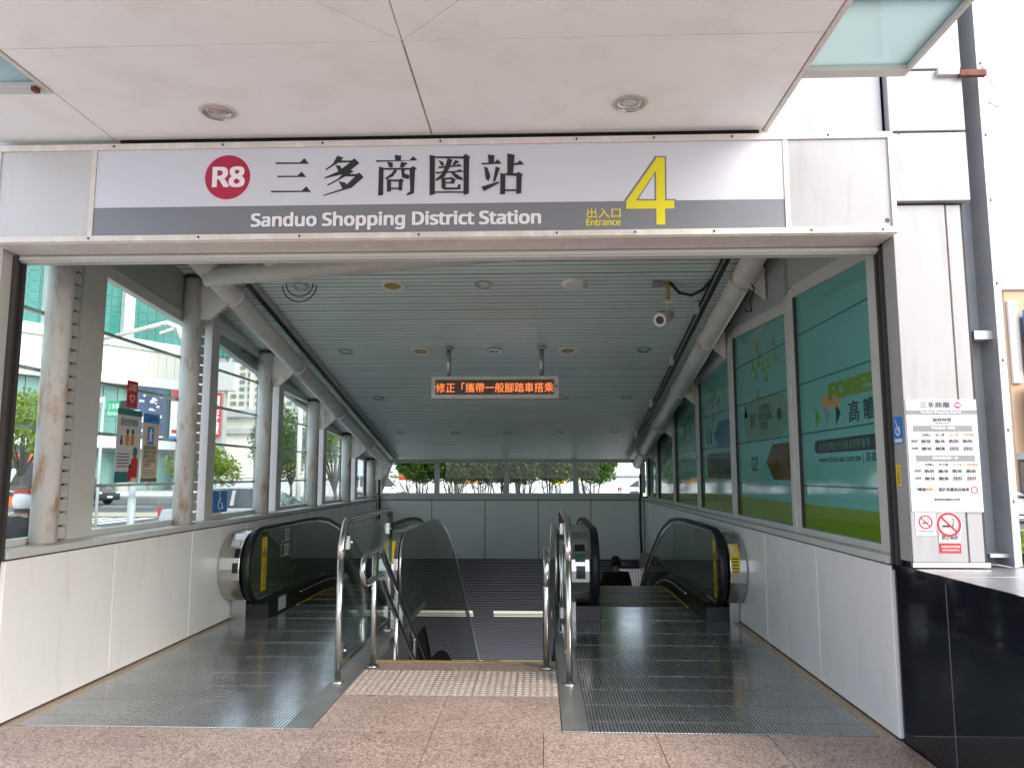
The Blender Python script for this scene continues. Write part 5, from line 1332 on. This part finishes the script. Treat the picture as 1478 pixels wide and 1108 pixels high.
# ---- vehicles
m_tyre = M('tyre', (.015, .015, .016), .8); m_rim = M('alloy_rim', (.45, .45, .46), .3, metal=.8); m_carglass = M('car_glass', (.02, .025, .028), .05, spec=.8)
m_lampg = M('headlamp', (.6, .62, .65), .1); m_tail = M('tail_lamp', (.35, .01, .01), .2)
def car(x, y, rz, paint, label, suv=False, name='parked_car', group='cars on the street'):
    t = T(name, label, 'car', (0, 0, 0), group)
    h = 1.72 if suv else 1.45; g_ = .26 if suv else .2; hl_ = 2.3; bw = .9
    low = [(-hl_, g_ + .1), (-hl_ + .05, .72), (-hl_ + .1, .95 if suv else .9), (-1.0, 1.02 if suv else .94), (1.05, 1.02 if suv else .92), (1.95, .92 if suv else .78), (hl_ - .03, .72), (hl_, g_ + .1)]
    def wheelarch(cx): return [(cx + .42 * math.cos(a), .34 + .42 * math.sin(a)) for a in [math.pi * k / 8 for k in range(9)]]
    bottom = [(hl_ - .1, g_)] + [p for p in wheelarch(1.42)] + [p for p in wheelarch(-1.38)] + [(-hl_ + .1, g_)]
    prof = low + [p for p in bottom]
    prof = [(a, max(b, g_)) for a, b in prof]
    mb = MB(); n = len(prof)
    secs = [(-bw, .92), (-bw * .96, 1.0), (bw * .96, 1.0), (bw, .92)]
    vs = []
    for w_, k in secs: vs += [Vector((a * (1 if k == 1 else .985), w_, .5 + (b - .5) * k if b > .55 else b)) for a, b in prof]
    fs = [list(range(n)), list(range(3 * n, 4 * n))[::-1]]
    for i in range(3): fs += [(i * n + k, i * n + (k + 1) % n, (i + 1) * n + (k + 1) % n, (i + 1) * n + k) for k in range(n)]
    mb.add(vs, fs); P('body', mb, paint, t, bev=.03)
    cab = [(-hl_ + .2 if suv else -1.75, 1.0), (-2.0 if suv else -1.2, h - .06), (-1.8 if suv else -.9, h), (.25, h), (.5, h - .05), (1.2, .98)]
    def cabin(mb, k0, shrink, zc):
        n = len(cab); v = []
        for w_, f in ((-bw * .93, 0), (-bw * .72, 1), (bw * .72, 1), (bw * .93, 0)): pass
        lo = [Vector((a, s * (bw * .93 if z < 1.1 else bw * .74), z)) for s in (-1, 1) for a, z in cab]
        mb.add(lo, [list(range(n)), list(range(n, 2 * n))[::-1]] + [(i, (i + 1) % n, n + (i + 1) % n, n + i) for i in range(n)])
        return mb
    P('cabin_glass', cabin(MB(), 0, 0, 0), m_carglass, t, bev=.03)
    P('roof', MB().hexa([(-1.95 if suv else -1.15, -bw * .73, h - .055), (.42, -bw * .73, h - .055), (.42, bw * .73, h - .055), (-1.95 if suv else -1.15, bw * .73, h - .055)], [(-1.8 if suv else -.95, -bw * .66, h + .02), (.22, -bw * .66, h + .02), (.22, bw * .66, h + .02), (-1.8 if suv else -.95, bw * .66, h + .02)]), paint, t, bev=.02)
    pl_ = MB()
    for s in (-1, 1):
        for a in (-.35, -1.3 if suv else -1.0): pl_.hexa([(a - .05, s * bw * .92, 1.0), (a + .05, s * bw * .92, 1.0), (a + .05, s * bw * .95, 1.0), (a - .05, s * bw * .95, 1.0)], [(a - .04, s * bw * .73, h - .05), (a + .04, s * bw * .73, h - .05), (a + .04, s * bw * .77, h - .05), (a - .04, s * bw * .77, h - .05)])
    P('pillar', pl_, paint, t)
    for cx in (1.42, -1.38):
        for s in (-1, 1):
            w_ = P('wheel', MB().tube([(cx, s * bw - s * .2, .34), (cx, s * bw * 1.0 - s * .19, .34), (cx, s * bw * 1.0 - s * .01, .34), (cx, s * bw * 1.005, .34)], .34, 22, True, [.31, .34, .34, .31]), m_tyre, t)
            r_ = MB().disc((cx, s * (bw * 1.005 + .004), .34), (0, s, 0), .085, 14)
            for k in range(6):
                a = k * math.pi / 3; r_.quad(*[(cx + rr * math.cos(a + da), s * (bw * 1.005 + .006), .34 + rr * math.sin(a + da)) for rr, da in ((.05, -.5), (.22, -.17), (.22, .17), (.05, .5))])
            r_.ring((cx, s * (bw * 1.005), .34), (0, s, 0), .2, .235, .012, 22)
            P('rim', r_, m_rim, w_)
    for s in (-1, 1):
        P('headlight', MB().box(hl_ - .16, hl_ + .01, s * .72 - .16, s * .72 + .16, .66, .8), m_lampg, t, bev=.02)
        P('tail_light', MB().box(-hl_ - .0, -hl_ + .1, s * .74 - .12, s * .74 + .12, .72, .95), m_tail, t)
        P('mirror', MB().box(.85, 1.02, s * .98 - .09, s * .98 + .09, .98, 1.1), paint, t, bev=.02)
    P('bumper', MB().box(hl_ - .08, hl_ + .05, -.82, .82, .3, .5).box(-hl_ - .05, -hl_ + .08, -.82, .82, .3, .5), m_black, t, bev=.03)
    P('number_plate', MB().box(hl_ + .051, hl_ + .06, -.2, .2, .42, .53), m_white, t)
    t.location = (x, y, -.34); t.rotation_euler = (0, 0, rz)
    return t
m_suv = M('dark_car_paint', (.018, .02, .024), .2, spec=.7); m_silver = M('silver_car_paint', (.42, .44, .46), .25, metal=.5); m_whitecar = M('white_car_paint', (.7, .7, .7), .25)
car(-28.3, 46, -.25, m_suv, 'dark grey off road car driving past, seen in the notice window', True)
car(-8.0, 21.2, .06, m_silver, 'silver car parked beyond the wheelchair notice')
car(-10.5, 50, .1, m_whitecar, 'white car behind the hedge at the left end of the end window', True)
car(7.6, 52, .0, m_whitecar, 'white car beyond the right end of the end window')
car(17, 30, .3, m_silver, 'silver car on the road at the far right of the scene', False)

for (x_, y_, z_, w_, mm, lb_) in ((-7.6, 44, 1.15, 1.2, m_red, 'small red shop sign behind the left end of the hedge'), (-4.3, 44, .95, 1.3, m_ora_ink, 'orange shop sign seen through the second pane of the hedge window'), (1.0, 46, .9, .9, m_sticker, 'yellow shop sign seen through the third pane of the hedge window'), (2.7, 46, 1.1, 1.7, m_sticker, 'wide yellow shop sign seen through the fourth pane')):
    t = T('shop_sign', lb_, 'sign', (x_, y_, -.34), 'shop signs behind the hedge')
    P('board', MB().box(x_ - w_ / 2, x_ + w_ / 2, y_, y_ + .1, z_, z_ + .6), mm, t)
    P('post', MB().box(x_ - .05, x_ + .05, y_ + .02, y_ + .08, -.34, z_ - .002), m_zinc, t)
# ---- scooter and rider
sc_ = T('motor_scooter', 'dark motor scooter stopped outside the narrowest window', 'scooter', (-5.72, 8.65, -.34))
def sxy(a, b, c): return (-5.72 + b, 8.65 + a * 1.0, -.34 + c)
for a in (-.62, .62):
    w_ = P('wheel', MB().tube([sxy(a, -.05, .24), sxy(a, -.04, .24), sxy(a, .04, .24), sxy(a, .05, .24)], .24, 20, True, [.2, .24, .24, .2]), m_tyre, sc_)
    P('rim', MB().ring(sxy(a, .051, .24), (1, 0, 0), .1, .17, .008, 18), m_rim, w_)
P('body', MB().prism([sxy(-.85, -.14, .55), sxy(-.55, -.14, .42), sxy(-.2, -.14, .25), sxy(.3, -.14, .22), sxy(.42, -.14, .3), sxy(.52, -.14, .95), sxy(.42, -.14, 1.0), sxy(.25, -.14, .35), sxy(-.05, -.14, .36), sxy(-.12, -.14, .7), sxy(-.8, -.14, .74)], (.28, 0, 0)), m_suv, sc_, bev=.04)
P('seat', MB().hexa([sxy(-.8, -.13, .74), sxy(-.12, -.13, .71), sxy(-.12, .13, .71), sxy(-.8, .13, .74)][::-1], [sxy(-.78, -.11, .83), sxy(-.15, -.11, .79), sxy(-.15, .11, .79), sxy(-.78, .11, .83)][::-1]), m_black, sc_, bev=.03)
P('handlebar', MB().tube([sxy(.36, -.34, 1.04), sxy(.44, -.2, 1.06), sxy(.46, 0, 1.02), sxy(.44, .2, 1.06), sxy(.36, .34, 1.04)], .018, 8), m_black, sc_)
P('headlight', MB().ball(sxy(.53, 0, .9), .09, 10, 8), m_lampg, sc_)
rd_ = T('person', 'scooter rider in a dark jacket and white and red helmet, outside the narrowest window', 'person', (-5.72, 8.2, -.34))
q = lambda a, b, c: (-5.72 + b, 8.25 + a, -.34 + c)
body = [q(0, 0, .88), q(-.02, 0, 1.05), q(.02, 0, 1.22), q(.05, 0, 1.34), q(.08, 0, 1.42), q(.1, 0, 1.5), q(.05, -.1, .87), q(.48, -.15, .84), q(.42, -.14, .42), q(.52, -.14, .3), q(.05, .1, .87), q(.48, .15, .84), q(.42, .14, .42), q(.52, .14, .3),
        q(.05, -.19, 1.32), q(.2, -.27, 1.12), q(.5, -.29, 1.06), q(.64, -.3, 1.05), q(.05, .19, 1.32), q(.2, .27, 1.12), q(.5, .29, 1.06), q(.64, .3, 1.05)]
ed_ = [(0, 1), (1, 2), (2, 3), (3, 4), (4, 5), (0, 6), (6, 7), (7, 8), (8, 9), (0, 10), (10, 11), (11, 12), (12, 13), (3, 14), (14, 15), (15, 16), (16, 17), (3, 18), (18, 19), (19, 20), (20, 21)]
skin_mesh('body', body, ed_, [(.15, .11), (.14, .1), (.16, .11), (.1, .08), .06, .09, .09, .075, .055, .045, .09, .075, .055, .045, .065, .05, .04, .035, .065, .05, .04, .035], m_skin, rd_)
jk = [q(0, 0, .82), q(-.02, 0, 1.02), q(.0, 0, 1.2), q(.04, 0, 1.33), q(.07, 0, 1.39), q(.05, -.2, 1.31), q(.2, -.28, 1.12), q(.46, -.29, 1.06), q(.05, .2, 1.31), q(.2, .28, 1.12), q(.46, .29, 1.06)]
skin_mesh('jacket', jk, [(0, 1), (1, 2), (2, 3), (3, 4), (3, 5), (5, 6), (6, 7), (3, 8), (8, 9), (9, 10)], [(.18, .16), (.18, .15), (.19, .15), (.14, .12), .08, .09, .075, .06, .09, .075, .06], m_suit, rd_)
tz = [q(0, 0, .88), q(.05, -.1, .87), q(.48, -.15, .84), q(.43, -.14, .46), q(.05, .1, .87), q(.48, .15, .84), q(.43, .14, .46)]
skin_mesh('trousers', tz, [(0, 1), (1, 2), (2, 3), (0, 4), (4, 5), (5, 6)], [(.16, .12), .11, .09, .07, .11, .09, .07], m_suit, rd_)
P('collar', MB().ring(q(.1, 0, 1.43), (0, 0, 1), .1, .135, .03, 16), m_black, rd_)
hm = P('helmet', MB().ball(q(.1, 0, 1.55), .145, 16, 12, .95, 1.1, 1.0, 0, .78), m_white, rd_)
P('helmet_stripe', MB().ring(q(.1, 0, 1.6), (.0, .25, 1), .12, .147, .05, 18), m_red, hm); P('visor', MB().ball(q(.13, 0, 1.54), .14, 12, 8, .93, 1.1, .8, .3, .6), m_carglass, hm)

# ---- notices on the clear window (outside face, read from the hall)
GXW = -3.4615
def wnotice(name, label, y0, y1, z0, z1, mat):
    t = T(name, label, 'notice', (GXW, y0, z0))
    P('sheet', MB().box(GXW, GXW + .002, y0, y1, z0, z1), mat, t); return t
def wt(t, nm, body, y, z, w, h, mat, bold=0.0): return P(nm, text(MB(), body, (GXW + .002, y, z), UY, UZ, w, h, bold, .0008), mat, t, fixn=False)
def wrc(mb, y, z, w, h, l=.0008): return rect(mb, (GXW + .002, y, z), UY, UZ, w, h, l)
t = wnotice('red_notice', 'small red notice with white heart emblem high on the window', 6.2, 6.37, 2.06, 2.285, m_red)
wt(t, 'lettering', '小心玻璃\n請勿倚靠', 6.225, 2.2, .12, .06, m_white)
hp = [(.5 + .5 * math.sin(a) ** 3, .52 + (13 * math.cos(a) - 5 * math.cos(2 * a) - 2 * math.cos(3 * a) - math.cos(4 * a)) / 34) for a in [k * math.pi / 16 for k in range(32)]]
P('emblem', poly(MB(), [(a * .08, b * .09) for a, b in hp], .0008, (GXW + .002, 6.245, 2.09), UY, UZ), m_white, t, fixn=False)
P('emblem_inner', poly(MB(), [(a * .055, b * .062) for a, b in hp], .0016, (GXW + .002, 6.2575, 2.104), UY, UZ), m_red, t, fixn=False)
t = wnotice('grey_notice', 'tall grey notice with teal bands and drawn passengers on the window', 6.08, 6.46, 1.43, 2.04, m_posterg)
P('teal_band', wrc(MB(), 6.08, 1.99, .38, .05), m_tealink, t, fixn=False); P('teal_band', wrc(MB(), 6.08, 1.43, .2, .09), m_tealink, t, fixn=False)
wt(t, 'heading', '請改搭電梯', 6.13, 1.9, .27, .065, m_tealink, .02)
b_ = MB()
for k in range(5): wrc(b_, 6.1, 1.56 + k * .026, .19 - .02 * (k == 0), .008)
P('text_line', b_, m_ink, t, fixn=False)
def figure(t, y, z, s, body, hair):
    P('figure', poly(MB(), [(.0, 0), (.06 * s, 0), (.065 * s, .09 * s), (.03 * s, .12 * s), (-.005 * s, .09 * s)], .0009, (GXW + .002, y, z), UY, UZ), body, t, fixn=False)
    P('figure_head', poly(MB(), [(.03 * s + .024 * s * math.cos(a), .135 * s + .028 * s * math.sin(a)) for a in [k * .5236 for k in range(12)]], .0013, (GXW + .002, y, z), UY, UZ), hair, t, fixn=False)
figure(t, 6.22, 1.74, .85, m_ora_ink, m_ink); figure(t, 6.3, 1.74, .85, m_ora_ink, m_ink); figure(t, 6.14, 1.74, .5, m_ink, m_ink)
figure(t, 6.33, 1.47, 1.6, m_red, m_tealink); figure(t, 6.28, 1.44, .9, m_red, m_ink)
t = wnotice('beige_notice', 'beige notice with blue header and pictogram on the window', 6.49, 6.77, 1.43, 2.03, m_beige)
b_ = MB(); wrc(b_, 6.49, 1.95, .28, .08); wrc(b_, 6.57, 1.76, .11, .155); P('blue_field', b_, m_bluesign, t, fixn=False)
b_ = MB(); wrc(b_, 6.49, 1.43, .28, .035); P('brown_base', b_, m_brownp, t, fixn=False)
wt(t, 'heading', '貼心提醒', 6.55, 1.975, .16, .03, m_white)
P('pictogram', poly(poly(MB(), [(0, 0), (.02, 0), (.03, .04), (.04, 0), (.06, 0), (.045, .07), (.06, .07), (.06, .085), (0, .085), (0, .07), (.015, .07)], .0014, (GXW + .002, 6.595, 1.785), UY, UZ), [(.03 + .014 * math.cos(k * .6283), .1 + .014 * math.sin(k * .6283)) for k in range(10)], .0014, (GXW + .002, 6.595, 1.785), UY, UZ), m_white, t, fixn=False)
wt(t, 'body_text', '搭乘電扶梯請\n緊握扶手站穩\n踏階勿在梯上\n行走或奔跑請\n注意安全', 6.52, 1.56, .21, .19, m_ink, .01)
b_ = MB()
for k in range(3): wrc(b_, 6.52, 1.485 + k * .022, .21, .006)
P('text_line', b_, m_ink, t, fixn=False)
t = wnotice('wheelchair_notice', 'blue square wheelchair notice at the foot of a clear window', 7.91, 8.36, 1.09, 1.325, m_bluesign)
t['category'] = 'sign'
wy, wz = 8.09, 1.12
wc = MB().tube([(GXW + .003, wy + .075 + .05 * math.cos(a), wz + .06 + .055 * math.sin(a)) for a in [math.radians(100 + 15 * k) for k in range(17)]], .006, 6)
wc.tube([(GXW + .003, wy + .055, wz + .155), (GXW + .003, wy + .065, wz + .075), (GXW + .003, wy + .12, wz + .072), (GXW + .003, wy + .145, wz + .01), (GXW + .003, wy + .165, wz + .018)], .007, 6).tube([(GXW + .003, wy + .06, wz + .115), (GXW + .003, wy + .105, wz + .11)], .006, 6)
wc.ball((GXW + .003, wy + .055, wz + .178), .016, 10, 8, .4, 1, 1)
P('wheelchair_symbol', wc, m_white, t)
P('white_border', MB().box(GXW + .002, GXW + .003, 7.93, 8.36, 1.318, 1.326).box(GXW + .002, GXW + .003, 8.353, 8.361, 1.09, 1.317), m_white, t)
P('yellow_edge', MB().box(GXW + .002, GXW + .003, 7.93, 8.2, 1.078, 1.0895), m_sticker, t)

# ---- right hand background
rb_ = T('corner_building', 'sunlit orange beige building with billboards at the right edge', 'building', (40, 66, -.34))
m_orb = M('orange_beige_render', (.52, .34, .2), .6, var=.06, scale=.3)
P('wall', MB().box(36.6, 60, 60, 80, -.34, 15.9), m_orb, rb_)
P('roof', MB().box(36.4, 60, 59.8, 80, 15.91, 16.5).box(38.4, 60, 62, 80, 16.51, 17.6), m_storep, rb_)
P('rib', MB().box(36.7, 37.4, 59.7, 59.98, 8.5, 15), m_storep, rb_)
pm = None
for k in range(8):
    for j in range(3):
        x = 37.7 + k * 2.2; z = 5.4 + j * 3.2
        if pm is None: pm = P('window', MB().box(x, x + 1.5, 59.8, 59.98, z, z + 1.9), m_win, rb_); x0_, z0_ = x, z
        else: dup(pm, pm.location + Vector((x - x0_, 0, z - z0_)), rb_)
P('shop_front', MB().box(36.7, 58, 59.5, 59.9, -.3, 2.4), m_carglass, rb_); P('awning', MB().box(36.6, 58, 58.6, 59.99, 2.6, 3.1), m_conc, rb_)
bb = T('blue_billboard', 'blue rooftop billboard with a red foot on the corner building', 'billboard', (40, 59, 10))
P('sheet', MB().box(37.6, 46, 59.2, 59.5, 10.2, 14.2), m_bluesign, bb); P('foot', MB().box(37.6, 46, 59.2, 59.5, 9.6, 10.19), m_red, bb)
bb = T('white_billboard', 'white shop board with orange shapes on the corner building', 'billboard', (40, 59, 4))
P('sheet', MB().box(37.3, 46, 59.3, 59.55, 3.3, 8.3), m_white, bb)
P('print', MB().disc((39.0, 59.28, 7.3), (0, -1, 0), .7, 20).disc((38.9, 59.28, 5.0), (0, -1, 0), .55, 20).box(38.4, 39.3, 59.27, 59.29, 5.2, 6.4), m_ora_ink, bb)
hp_ = T('hedge_planter', 'low clipped yellow green hedge in a stone planter at the right edge', 'hedge', (4.6, 6.4, -.32))
P('planter', MB().box(3.6, 6.2, 5.9, 6.9, -.32, .62), m_walk, hp_)
hc = MB()
rg = random.Random(5)
for k in range(7): leaf_cloud(hc, (3.75 + k * .38, 6.4, .84), (.3, .45, .24), 420, .035, .2, rng=rg)
P('leaves', hc, lf_lime, hp_, fixn=False)
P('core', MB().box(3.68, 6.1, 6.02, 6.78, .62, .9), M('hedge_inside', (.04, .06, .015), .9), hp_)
